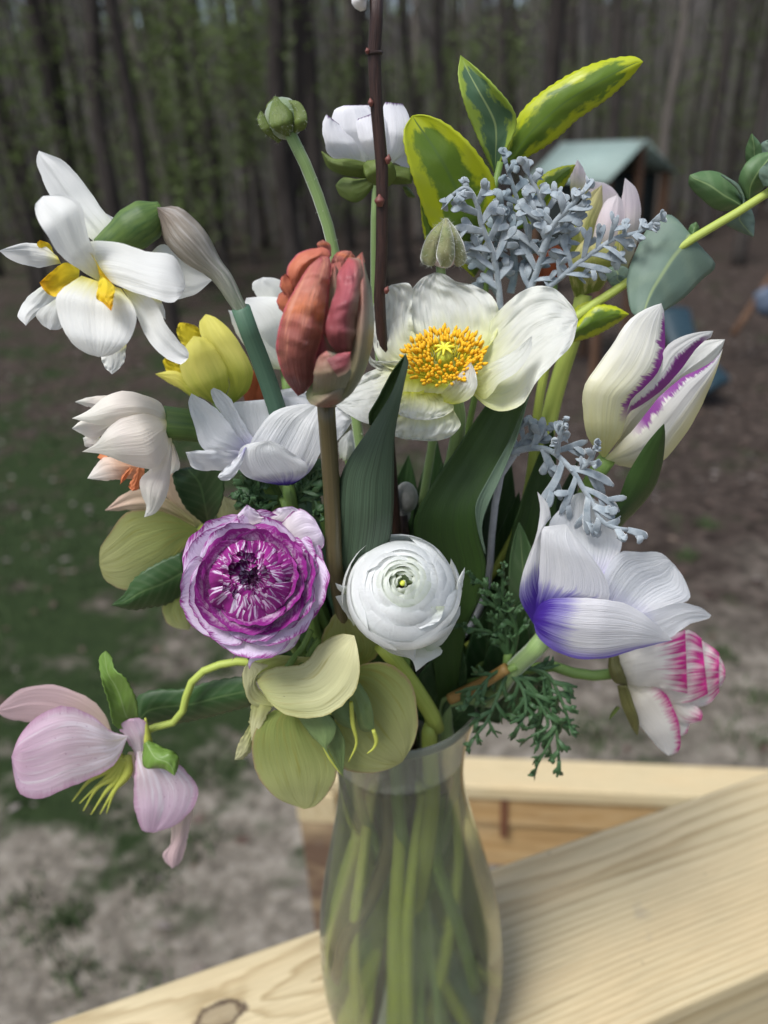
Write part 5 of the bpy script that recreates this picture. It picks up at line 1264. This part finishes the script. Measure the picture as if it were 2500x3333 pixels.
tube(f, M['tube_green'], to_vase(px([(1175, 830), (1215, 845), (1260, 850), (1400, 850), (1560, 900)], [O + 2, O + 8]) + [pt(880, 1600, -6)], 175, .024, (-5, .035)), [.0072, .0044, .0046, .0044, .0042, .004, .004], n=44, sides=14)

# ---- left hellebore, pale green
frame(150, 1200, .6028)
f = thing('hellebore', 'pale olive green hellebore with peach back sepals under the blush daffodil', 'hellebore', pt(650, 1750, -6)); O = -4
pe('hell_pea', [(810, 855), (680, 740), (630, 640), (675, 525)], [(860, 845), (770, 700), (725, 560), (675, 525)], [8, 6, 2], 3)
pe('hell_pea', [(810, 855), (600, 772), (430, 767), (317, 766)], [(790, 810), (620, 680), (490, 650), (400, 690), (317, 766)], [6, 2, 0], [3, 5, 3])
pe('hell', [(730, 1230), (640, 1268), (628, 1320), (680, 1392), (772, 1412)], [(770, 1240), (805, 1330), (772, 1412)], [8, 6], 4)
pe('hell_light', [(930, 850), (925, 740), (960, 688)], [(1010, 850), (1060, 740), (960, 688)], [4, 6], 3)
pe('hell', [(805, 855), (640, 770), (500, 762), (430, 782), (350, 880), (293, 965), (288, 1060)], [(830, 885), (740, 970), (650, 1090), (560, 1165), (430, 1198), (320, 1142), (288, 1060)], [0, -6, -8, -6], [4, 6, 3])
pe('leaf_hell', [(735, 990), (600, 1050), (480, 1130), (420, 1220), (353, 1276)], [(760, 1200), (655, 1272), (560, 1288), (470, 1302), (353, 1276)], [-6, -13, -14], [3, 4, 2], name='leaf', serr=2.2, nv=22)
pe('leaf_dark', [(860, 845), (760, 760), (698, 640), (688, 560), (760, 535)], [(890, 835), (935, 760), (963, 640), (942, 560), (855, 527), (760, 535)], [0, -8, -10, -6], [-4, -5, -3], name='leaf', serr=1.6, nv=22)
tube(f, M['stem_y'], to_vase(px([(830, 860), (900, 900), (1000, 1100), (1200, 1500)], [O + 4, O + 10]), 160, .026, (-30, .03)), [.0024, .0028, .003], n=30)

# ---- ranunculus heads, grown in spiral
def grid_petal(parent, mat, fn, nu=12, nv=10, name='petal', t=.0004):
    V, U, Fs = [], [], []
    for j in range(nv + 1):
        for i in range(nu + 1):
            V.append(fn(2 * i / nu - 1, j / nv)); U.append((i / nu, j / nv))
    n = nu + 1
    for j in range(nv):
        for i in range(nu):
            Fs.append((j * n + i, j * n + i + 1, (j + 1) * n + i + 1, (j + 1) * n + i))
    return build(name, V, Fs, mat, parent, U)
def basis(ax):
    a = ax.normalized(); x = Vector((1, 0, 0)); x = (x - a * x.dot(a)).normalized()
    return x, a.cross(x), a
def rose(parent, c, ax, n, R, rim, rmax, bulge, halfw, mat, seed, depth=.9, wav=.0003, jag=0.0, zjit=.0004, base=.3, asp=(1, 1), tilt=.1, lift=False, flare=False):
    """n petals wrapped round the axis; rmax/rim/bulge/halfw: functions of the order t in 0..1"""
    x, y, z = basis(ax); g = random.Random(seed)
    for i in range(n):
        t = i / max(1, n - 1); th = i * 2.39996 + g.uniform(-.25, .25)
        r = rmax(t) * g.uniform(.97, 1.03); zr_ = rim(t) + g.gauss(0, zjit); bu = bulge(t); hw = halfw(t) * g.uniform(.85, 1.15); sd3 = g.uniform(0, 99); tl = g.gauss(0, tilt)
        def fn(u, v, t_=t, r=r, zr_=zr_, bu=bu, hw=hw, th=th, sd3=sd3, tl=tl):
            prof_ = base + (1 - base) * math.sin(min(1, v / .62) * math.pi / 2)
            if flare: prof_ = lerp(base, 1, v ** .85)
            if v > .62: prof_ *= 1 - bu * ((v - .62) / .38) ** 1.6
            edge_ = 1 - .16 * max(0, v - .3) * u * u
            wv = hw * (.5 + .5 * math.sin(min(1, v / .7) * math.pi / 2)) * (1 - (.5 if flare else .28) * max(0, (v - .72) / .28) ** 2)
            a = th + u * wv
            rr = r * prof_ * (1 + .045 * u) + wav * noise.noise(Vector((u * 2.2 + sd3, v * 2, 0)))
            zz = lerp(lerp(zr_ - .006, -depth * R, min(1, t_ * 1.3) ** .8) if lift else -depth * R, zr_, v ** .9) - (R * .12) * u * u * max(0, v - .4) + tl * r * math.sin(u * 1.5) * v
            if v > .9 and jag: zz += jag * noise.noise(Vector((u * 9 + sd3, sd3, 0)))
            return c + (x * math.cos(a) * asp[0] + y * math.sin(a) * asp[1]) * rr + z * zz
        grid_petal(parent, mat(t), fn)
# purple striped
f = thing('ranunculus', 'purple and white striped ranunculus, full and open, at the front', 'ranunculus', pt(820, 2100, -60)); O = -64
c0 = pt(822, 1888, O)
axp = (CAM - c0).normalized() + Vector((-.05, 0, .16))
RP = .0305
rose(f, c0, axp, 30, RP, lambda t: lerp(.0075, -.0035, t), lambda t: RP * lerp(.60, 1.0, t), lambda t: 0, lambda t: lerp(.85, .62, t),
     lambda t: M['ran_p_mid'] if t < .45 else M['ran_p_out'], 4, depth=.42, jag=.0010, zjit=.0008, tilt=.10, flare=True, base=.45, wav=.0012)
rose(f, c0 + axp.normalized() * .001, axp, 70, RP, lambda t: .0005 + .005 * math.sin(min(1, t * 1.1) * 2.2), lambda t: RP * lerp(.06, .60, t ** .72), lambda t: lerp(.5, .34, t), lambda t: lerp(1.0, .42, t),
     lambda t: M['ran_p_in'], 9, depth=.42, jag=.0016, zjit=.0012, tilt=.26, lift=True, wav=.0012)
blob(f, M['eye_dark'], c0 - axp.normalized() * .003, .0024, 'eye')
O = -66
for L, R, oo, mt in (([(1260, 840), (1360, 756), (1440, 800), (1487, 880)], [(1380, 980), (1480, 980), (1505, 930), (1487, 880)], [16, 16], 'ran_p_out'),
                 ([(1060, 860), (1030, 800), (1085, 733)], [(1190, 820), (1140, 770), (1085, 733)], [18, 17], 'ran_p_out'),
                 ([(1180, 800), (1260, 752), (1330, 743)], [(1400, 860), (1425, 800), (1330, 743)], [18, 18], 'ran_p_out'),
                 ([(1010, 1470), (1105, 1520), (1090, 1590), (1098, 1624)], [(1400, 1380), (1330, 1510), (1200, 1562), (1120, 1582), (1098, 1624)], [8, 4, 0], 'ran_p_out'),
                 ([(1130, 1400), (1050, 1490), (1000, 1582)], [(1300, 1400), (1200, 1485), (1060, 1512), (1000, 1582)], [4, -1], 'ran_p_mid')):
    pe(mt, L, R, oo, 3, edge=.5, ruf=.6)
tube(f, M['stem'], to_vase([c0 - axp.normalized() * .012, c0 - axp.normalized() * .03 + Vector((.006, 0, -.012)), pt(1080, 2280, -22)], -140, .026, (35, .035)), [.0032, .003, .003], n=28)
# white
f = thing('ranunculus', 'pure white ranunculus with tightly wrapped petals and green eye, front centre', 'ranunculus', pt(1310, 2160, -58)); O = -60
c1 = pt(1310, 1915, O)
axw = (CAM - c1).normalized() + Vector((.02, 0, .30))
RW = .0248
rose(f, c1, axw, 50, RW, lambda t: .0165 * math.sqrt(max(0, 1 - (.97 * t) ** 2)) - .0035 * max(0, .22 - t) / .22 - .002, lambda t: RW * lerp(.07, 1.0, t ** .7), lambda t: lerp(.42, .22, t) if t < .9 else .08, lambda t: lerp(1.15, 1.0, t),
     lambda t: M['ran_w_in'] if t < .38 else M['ran_w'], 15, depth=.85, jag=.0004, zjit=.0004, tilt=.05, lift=True)
blob(f, M['pistil'], c1 + axw.normalized() * .0095, .0012, 'eye')
frame(700, 1900, .6028)
for L, R, oo in (([(750, 230), (690, 140), (650, 70)], [(800, 140), (720, 60), (660, 65), (650, 70)], [6, 2]),
                 ([(700, 60), (665, 30), (648, -5)], [(740, 10), (690, 10), (648, -5)], [4, 0]),
                 ([(880, 330), (960, 380), (1060, 410), (1085, 475)], [(1200, 330), (1230, 370), (1140, 430), (1085, 475)], [4, -2, -4]),
                 ([(800, 250), (880, 330), (980, 370), (1080, 410)], [(900, 180), (1000, 260), (1080, 330), (1080, 410)], [-4, -8, -3]),
                 ([(1150, 380), (1250, 300), (1320, 170), (1325, 120)], [(1120, 300), (1220, 240), (1280, 150), (1325, 120)], [2, -3, 0]),
                 ([(1330, 60), (1345, -40), (1350, -90)], [(1290, 60), (1310, -20), (1350, -90)], [2, 0]),
                 ([(930, 140), (1050, 225), (1110, 245)], [(1240, 120), (1210, 200), (1110, 245)], [-13, -16])):
    pe('ran_w', L, R, oo, 3, edge=.3, ruf=.4)
frame(0, 0, 1)
tube(f, M['stem'], to_vase([c1 - axw.normalized() * .012, c1 - axw.normalized() * .032 + Vector((.0, 0, -.012)), pt(1310, 2300, -24)], -95, .022, (80, .03)), [.0032, .003, .003], n=28)

# ---- violet based anemone on the right
frame(1500, 1300, .6028)
f = thing('anemone', 'large white anemone with deep violet base tilted outward', 'anemone', pt(1770, 2120, -40)); O = -42
pe('anem', [(600, 960), (478, 690), (540, 580), (600, 520), (650, 502)], [(760, 980), (845, 850), (868, 745), (800, 620), (720, 538), (650, 502)], [6, 14, 16], [-3, -4, -2], ruf=.7)
pe('anem', [(720, 1120), (775, 940), (855, 828), (980, 823), (1080, 829), (1152, 890)], [(940, 1240), (1100, 1135), (1212, 1092), (1238, 1060), (1202, 960), (1152, 890)], [2, 9, 10], [-3, -5, -2], ruf=.7)
pe('anem', [(900, 1190), (1060, 1132), (1180, 1100), (1290, 1120), (1353, 1165)], [(1000, 1320), (1130, 1285), (1240, 1212), (1340, 1182), (1353, 1165)], [0, 0, 2], [-1, -3, -1], ruf=.7)
pe('anem_out', [(395, 1215), (318, 1080), (325, 970), (360, 860), (405, 740), (428, 600), (413, 498)], [(470, 1060), (442, 900), (440, 720), (475, 650), (488, 640), (470, 565), (413, 498)], [0, -4, 0, 6], [4, 5, 2], ruf=.6)
pe('anem_out', [(395, 1190), (425, 950), (440, 700), (480, 684), (570, 673)], [(520, 1120), (700, 1090), (797, 1082), (790, 980), (722, 870), (622, 740), (570, 673)], [-2, -7, -6, 0], [3, 5, 3], ruf=.6)
pe('anem_low', [(392, 1170), (425, 1110), (490, 1074), (650, 1073), (790, 1080), (900, 1108), (1010, 1175), (1142, 1300)], [(392, 1200), (415, 1280), (500, 1352), (620, 1398), (760, 1402), (900, 1365), (1010, 1335), (1142, 1300)], [-3, -14, -19, -17, -10], [4, 9, 9, 3], ruf=.6, nv=26, nu=18)
tube(f, M['stem_hairy'], to_vase(px([(450, 1290), (380, 1370), (280, 1460), (150, 1620)], [O + 6, O + 26]), -20, .026, (150, .04)), [.0044, .0042, .0038, .0034], n=30)

# ---- pink rimmed ranunculus
f = thing('ranunculus', 'drooping cream ranunculus with raspberry pink rims below the violet anemone', 'ranunculus', pt(1990, 2210, -24)); O = -24
pe('ran_pink', [(1220, 1400), (1340, 1360), (1400, 1390), (1428, 1460)], [(1220, 1560), (1340, 1580), (1405, 1545), (1428, 1500)], [6, 4], 6, edge=.6)
pe('ran_pink', [(1080, 1350), (1250, 1300), (1330, 1320), (1395, 1370)], [(1080, 1660), (1250, 1665), (1340, 1640), (1395, 1580)], [4, 3, 2], [8, 9, 6], edge=.8)
pe('ran_pink', [(1050, 1540), (1160, 1720), (1220, 1750), (1300, 1735)], [(1120, 1540), (1230, 1630), (1300, 1680), (1305, 1712)], [2, 0], 4, edge=.6)
pe('ran_pink', [(1140, 1760), (1185, 1815), (1222, 1800)], [(1200, 1700), (1235, 1740), (1230, 1770)], [4, 4], 2, nu=8, nv=8)
pe('ran_pink', [(880, 1400), (1080, 1310), (1220, 1244), (1300, 1290)], [(900, 1580), (1120, 1640), (1250, 1630), (1335, 1590)], [0, -4, -3], [8, 9, 6], edge=.7)
pe('ran_pink', [(820, 1450), (865, 1372), (1000, 1320), (1130, 1275), (1212, 1243)], [(845, 1530), (950, 1548), (1080, 1555), (1160, 1575), (1224, 1588)], [0, -10, -12, -8], [6, 9, 7], edge=.6)
pe('ran_pink2', [(872, 1530), (918, 1700), (1000, 1802), (1080, 1892), (1120, 1923)], [(900, 1520), (1085, 1570), (1155, 1680), (1185, 1800), (1176, 1900), (1120, 1923)], [0, -7, -8, -4], [5, 7, 3])
pe('sepal_brown', [(800, 1395), (798, 1460), (830, 1525), (900, 1548)], [(850, 1378), (862, 1430), (890, 1500), (900, 1548)], [-4, -8, -6], 3, name='sepal')
pe('sepal_brown', [(845, 1545), (868, 1650), (928, 1780), (955, 1812)], [(900, 1545), (932, 1640), (962, 1740), (955, 1812)], [-8, -10, -8], 2, name='sepal')
pe('sepal', [(845, 1655), (815, 1690), (802, 1728)], [(860, 1665), (835, 1695), (802, 1728)], [2, 2], 1, name='sepal', nu=6, nv=8)
tube(f, M['stem'], to_vase(px([(830, 1480), (740, 1492), (620, 1480), (480, 1440), (300, 1480), (150, 1580)], [O, O + 14]), -5, .03, (170, .03)), [.0027, .0027, .0028, .0028], n=36)

# ---- pink hellebore, lowest on the left
frame(0, 2000, .6028)
f = thing('hellebore', 'nodding dusty pink hellebore on a curved stem at lower left', 'hellebore', pt(480, 2370, -38)); O = -38
pe('hell_pinkb', [(610, 665), (400, 622), (150, 581), (40, 566), (-30, 520)], [(605, 640), (565, 540), (470, 448), (350, 393), (220, 378), (100, 413), (-30, 520)], [6, 10, 10], [4, 6, 3])
pe('hell_pinkb', [(690, 742), (678, 800), (722, 887)], [(722, 742), (735, 820), (722, 887)], [6, 6], 1, nu=6, nv=8)
pe('hell_pinkb', [(920, 1100), (922, 1230), (878, 1310), (930, 1372)], [(1055, 1010), (1025, 1150), (1003, 1260), (972, 1340), (930, 1372)], [2, 0], 3, fold=-1)
pe('hell_pink', [(745, 800), (702, 700), (652, 632), (657, 590), (700, 563)], [(772, 780), (793, 680), (795, 610), (765, 562), (700, 563)], [0, -6, -6], [4, 5, 3])
pe('hell_pink', [(738, 740), (722, 950), (737, 1080), (768, 1167), (830, 1178)], [(775, 740), (950, 805), (1012, 850), (1068, 930), (1042, 1040), (962, 1130), (830, 1178)], [-2, -10, -14, -10], [4, 7, 3])
pe('hell_pink', [(688, 665), (625, 800), (500, 882), (380, 930), (220, 992), (108, 972), (78, 880), (62, 770)], [(690, 655), (600, 630), (500, 548), (400, 502), (300, 503), (190, 558), (108, 650), (62, 770)], [-2, -12, -17, -14, -8], [3, 7, 7, 3], ruf=.9)
for P in ([(660, 760), (560, 850), (480, 900), (390, 1010)], [(665, 765), (590, 870), (500, 950), (430, 1020)], [(670, 770), (610, 880), (530, 930), (450, 1060)], [(680, 770), (630, 890), (570, 960), (492, 1080)], [(690, 770), (680, 870), (610, 960), (540, 1078)], [(695, 765), (690, 850), (620, 950), (575, 1074)]):
    tube(f, M['carpel'], px(P, [O - 2, O - 8]), [.0016, .0026, .0012, .0006, .0003], 'carpel', sides=8, n=14)
pe('leaf_hell', [(735, 575), (738, 450), (830, 408), (1000, 400), (1150, 358), (1360, 325)], [(750, 590), (900, 592), (1050, 572), (1250, 522), (1360, 490)], [8, 10, 8], 4, name='leaf', serr=1.8, nv=26)
pe('leaf_bright', [(705, 625), (620, 605), (588, 480), (548, 350), (537, 230), (570, 197)], [(745, 560), (738, 470), (682, 350), (622, 300), (603, 230), (570, 197)], [0, -6, -8, -4], [-4, -4, 2], name='leaf', serr=1.6, nv=24)
pe('leaf_bright', [(775, 700), (778, 822), (880, 832), (942, 868)], [(800, 680), (880, 718), (958, 758), (963, 820), (942, 868)], [-8, -16, -18], 4, name='leaf', edge=.8)
tube(f, M['stem_y'], to_vase(px([(760, 640), (800, 612), (900, 600), (975, 550), (1003, 450), (1050, 345), (1150, 282), (1330, 255)], [O, O + 8]) + [pt(960, 2200, -24)], 185, .03, (10, .04)), [.0018, .0019, .0019, .002, .0022, .0026], n=50)
tube(f, M['carpel'], px([(800, 690), (790, 600), (785, 560)], O - 4), [.0022, .0014, .0005], 'bract_tip', sides=8, n=8)

# ---- green hellebores hanging over the vase rim
frame(700, 1900, .6028)
f = thing('hellebore', 'olive green hellebore with broad round sepals hanging over the vase rim', 'hellebore', pt(1200, 2380, -46)); O = -52
pe('hell', [(560, 430), (590, 260), (680, 110)], [(790, 450), (880, 380), (860, 290), (680, 110)], [16, 14], 4)
pe('hell', [(180, 470), (200, 410), (330, 385), (470, 400)], [(300, 530), (420, 490), (540, 440), (560, 400), (470, 400)], [8, 6, 6], 3)
pe('hell', [(690, 600), (615, 880), (700, 1002), (830, 1024), (950, 997), (1012, 962)], [(705, 560), (780, 442), (900, 424), (1000, 470), (1077, 580), (1095, 720), (1077, 850), (1012, 962)], [2, -1, -3, 0], [5, 7, 3], ruf=.9)
pe('hell', [(320, 680), (240, 740), (198, 860), (208, 980), (258, 1080), (340, 1162), (482, 1217)], [(480, 710), (600, 860), (652, 960), (652, 1040), (602, 1140), (540, 1202), (482, 1217)], [0, -8, -12, -10], [4, 7, 3], ruf=.7)
pe('hell_light', [(315, 665), (200, 655), (152, 545), (152, 460), (190, 415)], [(300, 640), (222, 535), (235, 480), (290, 440), (190, 415)], [-4, -7, -4], 3)
pe('hell_light', [(192, 640), (187, 750), (197, 852)], [(305, 668), (255, 760), (197, 852)], [-6, -6], 2)
pe('hell_light', [(192, 755), (128, 860), (106, 948)], [(202, 850), (187, 912), (150, 947), (106, 952)], [-3, -5], 2, edge=.4)
pe('hell_light', [(240, 560), (222, 500), (330, 452), (480, 425), (570, 320), (690, 271), (752, 280)], [(260, 590), (300, 650), (400, 712), (560, 722), (642, 692), (742, 600), (782, 500), (777, 370), (752, 280)], [-6, -16, -19, -16, -8], [5, 9, 8, 3], ruf=.8, tilt=-8)
pe('leaf_bract', [(440, 705), (520, 820), (582, 880), (692, 1042)], [(600, 690), (655, 760), (645, 830), (605, 890), (692, 1042)], [-12, -16, -16], 3, name='bract')
pe('leaf_bract', [(715, 600), (760, 700), (788, 790), (857, 797)], [(780, 535), (832, 620), (857, 720), (857, 797)], [-8, -12, -10], 3, name='bract')
pe('leaf_bract', [(620, 700), (680, 760), (760, 790)], [(720, 620), (750, 700), (760, 790)], [-6, -9], 2, name='bract')
pe('leaf_bract', [(605, 900), (640, 960), (690, 1040)], [(655, 760), (700, 850), (690, 1040)], [-10, -12], 2, name='bract')
for P in ([(735, 640), (745, 760), (765, 860), (722, 962)], [(855, 790), (872, 850), (855, 890), (822, 917)], [(560, 635), (590, 680), (628, 705)], [(590, 880), (640, 970), (690, 1038)]):
    tube(f, M['carpel'], px(P, [O - 14, O - 15]), [.0009, .0011, .0007, .0003], 'style', sides=7, n=12)
tube(f, M['stem_y'], to_vase(px([(900, 330), (960, 400), (1050, 520), (1130, 640), (1185, 740), (1195, 800)], [O + 14, O + 26]), -60, .028, (120, .03)), [.004, .0042, .0042, .004, .0036], n=32)
tube(f, M['stem'], px([(380, 470), (420, 410), (470, 350), (520, 250)], [O + 2, O + 16]), .0016, 'pedicel', n=14)
tube(f, M['stem'], px([(440, 480), (500, 400), (560, 300)], [O + 2, O + 16]), .0016, 'pedicel', n=14)

# ---- ferny anemone foliage
KF = dict(flat=.22, tipw=.5, wob=5, sub=2)
frame(1500, 1300, .6028)
f = thing('anemone_foliage', 'feathery dark green anemone leaf spilling over the vase rim', 'ferny foliage', pt(1650, 2230, -30)); O = -34
for main, n_, ln, sd_2, w in (([(240, 1450), (330, 1500), (420, 1600), (490, 1720), (500, 1800), (420, 1960)], 8, 120, 41, .0014),
                        ([(300, 1450), (420, 1470), (480, 1560), (500, 1700), (520, 1820), (530, 1950)], 8, 110, 43, .0014),
                        ([(250, 1480), (200, 1600), (140, 1740), (70, 1830)], 7, 100, 47, .0013),
                        ([(240, 1450), (330, 1560), (350, 1680), (310, 1770)], 7, 100, 49, .0014),
                        ([(260, 1450), (180, 1480), (100, 1560), (40, 1640)], 6, 90, 53, .0016),
                        ([(260, 1440), (400, 1600), (470, 1760), (380, 1820)], 7, 100, 55, .0014),
                        ([(300, 1440), (460, 1480), (540, 1620), (590, 1760)], 6, 90, 57, .0016)):
    lobed(f, M['fern'], main, .0012, .0007, n_, ln, sd_2, [O + 10, O - 4], wl=w, ang=(30, 55), **KF)
tube(f, M['stem'], to_vase(px([(300, 1440), (220, 1460), (120, 1540)], [O + 6, O + 20]), 0, .024, (180, .03)), .0018, n=16)
tube(f, plain('amber_leaf_stalk', (0.22, 0.12, 0.03), (0.30, 0.19, 0.06), scale=80), px([(250, 1450), (120, 1530), (-60, 1620)], [O + 8, O + 14]), [.0028, .003, .003], 'leaf_stalk', n=14)
f = thing('anemone_foliage', 'dark feathery leaf collar rising between white ranunculus and violet anemone', 'ferny foliage', pt(1620, 2080, -20)); O = -26
for main, n_, ln, sd_2 in (([(250, 1380), (240, 1220), (180, 1080), (120, 1000), (80, 970)], 9, 80, 61), ([(260, 1380), (200, 1250), (220, 1100), (230, 930)], 9, 70, 63), ([(250, 1380), (160, 1260), (60, 1240), (0, 1225)], 6, 60, 67), ([(280, 1380), (300, 1260), (260, 1140), (200, 1040)], 7, 70, 69)):
    lobed(f, M['fern'], main, .0014, .0008, n_, ln, sd_2, [O + 6, O], wl=.0014, ang=(28, 50), **KF)
tube(f, M['stem'], to_vase(px([(255, 1370), (260, 1450), (160, 1600)], [O + 6, O + 16]), 15, .02, (190, .03)), .0022, n=16)
frame(150, 1200, .6028)
f = thing('anemone_foliage', 'dark feathery leaf ruff below the cupped white anemone', 'ferny foliage', pt(830, 1640, -26)); O = -30
for main, n_, ln, sd_2 in (([(1200, 720), (1130, 680), (1090, 600), (1110, 545)], 8, 70, 71), ([(1200, 720), (1080, 720), (1040, 700)], 6, 60, 73), ([(1250, 700), (1180, 690), (1130, 660), (1190, 550)], 7, 60, 75), ([(1350, 720), (1420, 600), (1410, 490)], 8, 70, 77), ([(1350, 720), (1440, 700), (1470, 780)], 6, 60, 79), ([(1250, 720), (1150, 760), (1100, 730)], 6, 70, 81), ([(1280, 700), (1320, 660), (1400, 650), (1480, 560)], 8, 80, 83)):
    lobed(f, M['fern'], main, .0014, .0009, n_, ln, sd_2, [O + 10, O + 2], wl=.0018, ang=(28, 50), **KF)
tube(f, M['stem'], to_vase(px([(1290, 700), (1340, 860), (1420, 1200)], [O + 8, O + 16]), 190, .02, (0, .03)), .0026, n=20)

# ---- dark leaves filling the heart of the bouquet
frame(0, 0, 1)
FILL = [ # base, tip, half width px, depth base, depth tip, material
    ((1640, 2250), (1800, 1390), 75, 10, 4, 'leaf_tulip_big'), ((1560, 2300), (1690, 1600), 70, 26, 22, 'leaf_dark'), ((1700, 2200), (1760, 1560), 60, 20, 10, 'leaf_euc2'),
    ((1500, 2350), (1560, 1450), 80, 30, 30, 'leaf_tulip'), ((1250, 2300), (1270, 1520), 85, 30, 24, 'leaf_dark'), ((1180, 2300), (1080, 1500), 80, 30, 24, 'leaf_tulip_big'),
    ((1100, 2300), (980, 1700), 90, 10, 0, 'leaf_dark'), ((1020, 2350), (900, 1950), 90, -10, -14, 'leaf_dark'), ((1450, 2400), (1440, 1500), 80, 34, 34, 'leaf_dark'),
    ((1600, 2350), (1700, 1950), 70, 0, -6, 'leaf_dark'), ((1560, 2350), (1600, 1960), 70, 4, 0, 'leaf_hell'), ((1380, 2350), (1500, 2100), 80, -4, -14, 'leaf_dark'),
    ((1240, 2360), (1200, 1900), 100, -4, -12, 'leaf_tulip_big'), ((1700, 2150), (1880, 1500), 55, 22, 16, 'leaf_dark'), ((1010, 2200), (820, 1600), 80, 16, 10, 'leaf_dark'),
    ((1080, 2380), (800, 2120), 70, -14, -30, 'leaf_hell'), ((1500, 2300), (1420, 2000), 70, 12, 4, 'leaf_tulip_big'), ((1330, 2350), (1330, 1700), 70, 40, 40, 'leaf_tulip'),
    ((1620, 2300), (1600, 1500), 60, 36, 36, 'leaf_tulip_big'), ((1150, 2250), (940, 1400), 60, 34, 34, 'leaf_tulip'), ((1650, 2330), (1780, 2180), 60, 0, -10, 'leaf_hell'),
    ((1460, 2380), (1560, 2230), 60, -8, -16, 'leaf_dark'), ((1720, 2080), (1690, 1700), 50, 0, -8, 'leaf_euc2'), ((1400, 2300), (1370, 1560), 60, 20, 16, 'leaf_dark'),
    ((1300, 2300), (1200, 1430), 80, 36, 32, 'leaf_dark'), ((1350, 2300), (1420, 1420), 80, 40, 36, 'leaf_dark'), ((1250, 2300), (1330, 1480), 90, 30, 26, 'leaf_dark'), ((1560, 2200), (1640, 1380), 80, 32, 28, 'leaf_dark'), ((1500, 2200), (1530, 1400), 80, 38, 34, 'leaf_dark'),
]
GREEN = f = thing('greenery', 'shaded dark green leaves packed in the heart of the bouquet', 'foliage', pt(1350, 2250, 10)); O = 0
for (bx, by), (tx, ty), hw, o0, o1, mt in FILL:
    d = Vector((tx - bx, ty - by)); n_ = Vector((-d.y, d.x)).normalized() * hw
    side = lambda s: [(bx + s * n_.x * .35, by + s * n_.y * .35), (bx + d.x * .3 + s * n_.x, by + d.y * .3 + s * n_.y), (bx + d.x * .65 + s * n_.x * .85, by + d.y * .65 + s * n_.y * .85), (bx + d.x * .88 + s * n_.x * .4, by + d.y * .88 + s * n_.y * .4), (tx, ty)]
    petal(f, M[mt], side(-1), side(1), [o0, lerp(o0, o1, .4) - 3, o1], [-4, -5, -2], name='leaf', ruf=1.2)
# loose stems seen through the glass
frame(900, 2400, .5124)
for P, r, mt, oo, lb in (([(770, 260), (780, 600), (775, 1100), (785, 1500), (790, 1800)], [.003, .0034, .0044, .0046], 'stem_y', -24, 'thick upright yellow green stem in the middle of the vase water'),
                 ([(1060, 300), (1080, 700), (1040, 1000), (980, 1350), (880, 1800)], [.0028, .003, .003], 'stem_y', -14, 'slim yellow green stem slanting down in the vase, nearest its round highlight'),
                 ([(730, 260), (735, 600), (650, 950), (500, 1250), (440, 1500)], [.0038, .0038, .0036], 'stem_red', -22, 'brownish stem bending across the vase water'),
                 ([(900, 280), (860, 700), (830, 1150), (840, 1700)], [.0026, .0028, .0028], 'stem_y', -26, 'slim pale stem just beside the thick one in the vase water'),
                 ([(640, 280), (600, 700), (560, 1150), (600, 1700)], [.0026, .003, .003], 'stem_y', -22, 'yellow green stem bowed toward the shaded edge of the vase'),
                 ([(980, 300), (960, 700), (1080, 1150), (1150, 1500)], [.003, .0032, .0032], 'stem', -16, 'mid green stem leaning toward the rail side of the vase'),
                 ([(600, 560), (510, 900), (450, 1150), (420, 1480)], [.0036, .0036, .0015], 'stem_y', -10, 'pointed pale green stem end inside the shaded edge of the vase')):
    tag(tube(None, M[mt], px(P, [oo * .6, oo]), r, 'flower_stalk', n=24), lb, 'stalk', 'cut stalks standing in the vase')
# leaf blades of the tulips standing in the water
for k, (P0, P1, hw, o0, o1) in enumerate((((560, 330), (520, 1450), 70, 2, 0), ((980, 340), (960, 1600), 80, 6, -4), ((640, 300), (640, 1500), 70, 14, 14), ((900, 300), (1120, 1350), 70, 10, 6), ((620, 300), (800, 1600), 60, -2, -10))):
    d = Vector((P1[0] - P0[0], P1[1] - P0[1])); n_ = Vector((-d.y, d.x)).normalized() * hw
    sd4 = lambda s: [(P0[0] + s * n_.x * .8, P0[1] + s * n_.y * .8), (P0[0] + d.x * .5 + s * n_.x, P0[1] + d.y * .5 + s * n_.y), (P0[0] + d.x * .85 + s * n_.x * .6, P0[1] + d.y * .85 + s * n_.y * .6), P1]
    petal(GREEN, M['leaf_water'], sd4(-1), sd4(1), [o0, o1], [3, 3], name='leaf', ruf=.8)
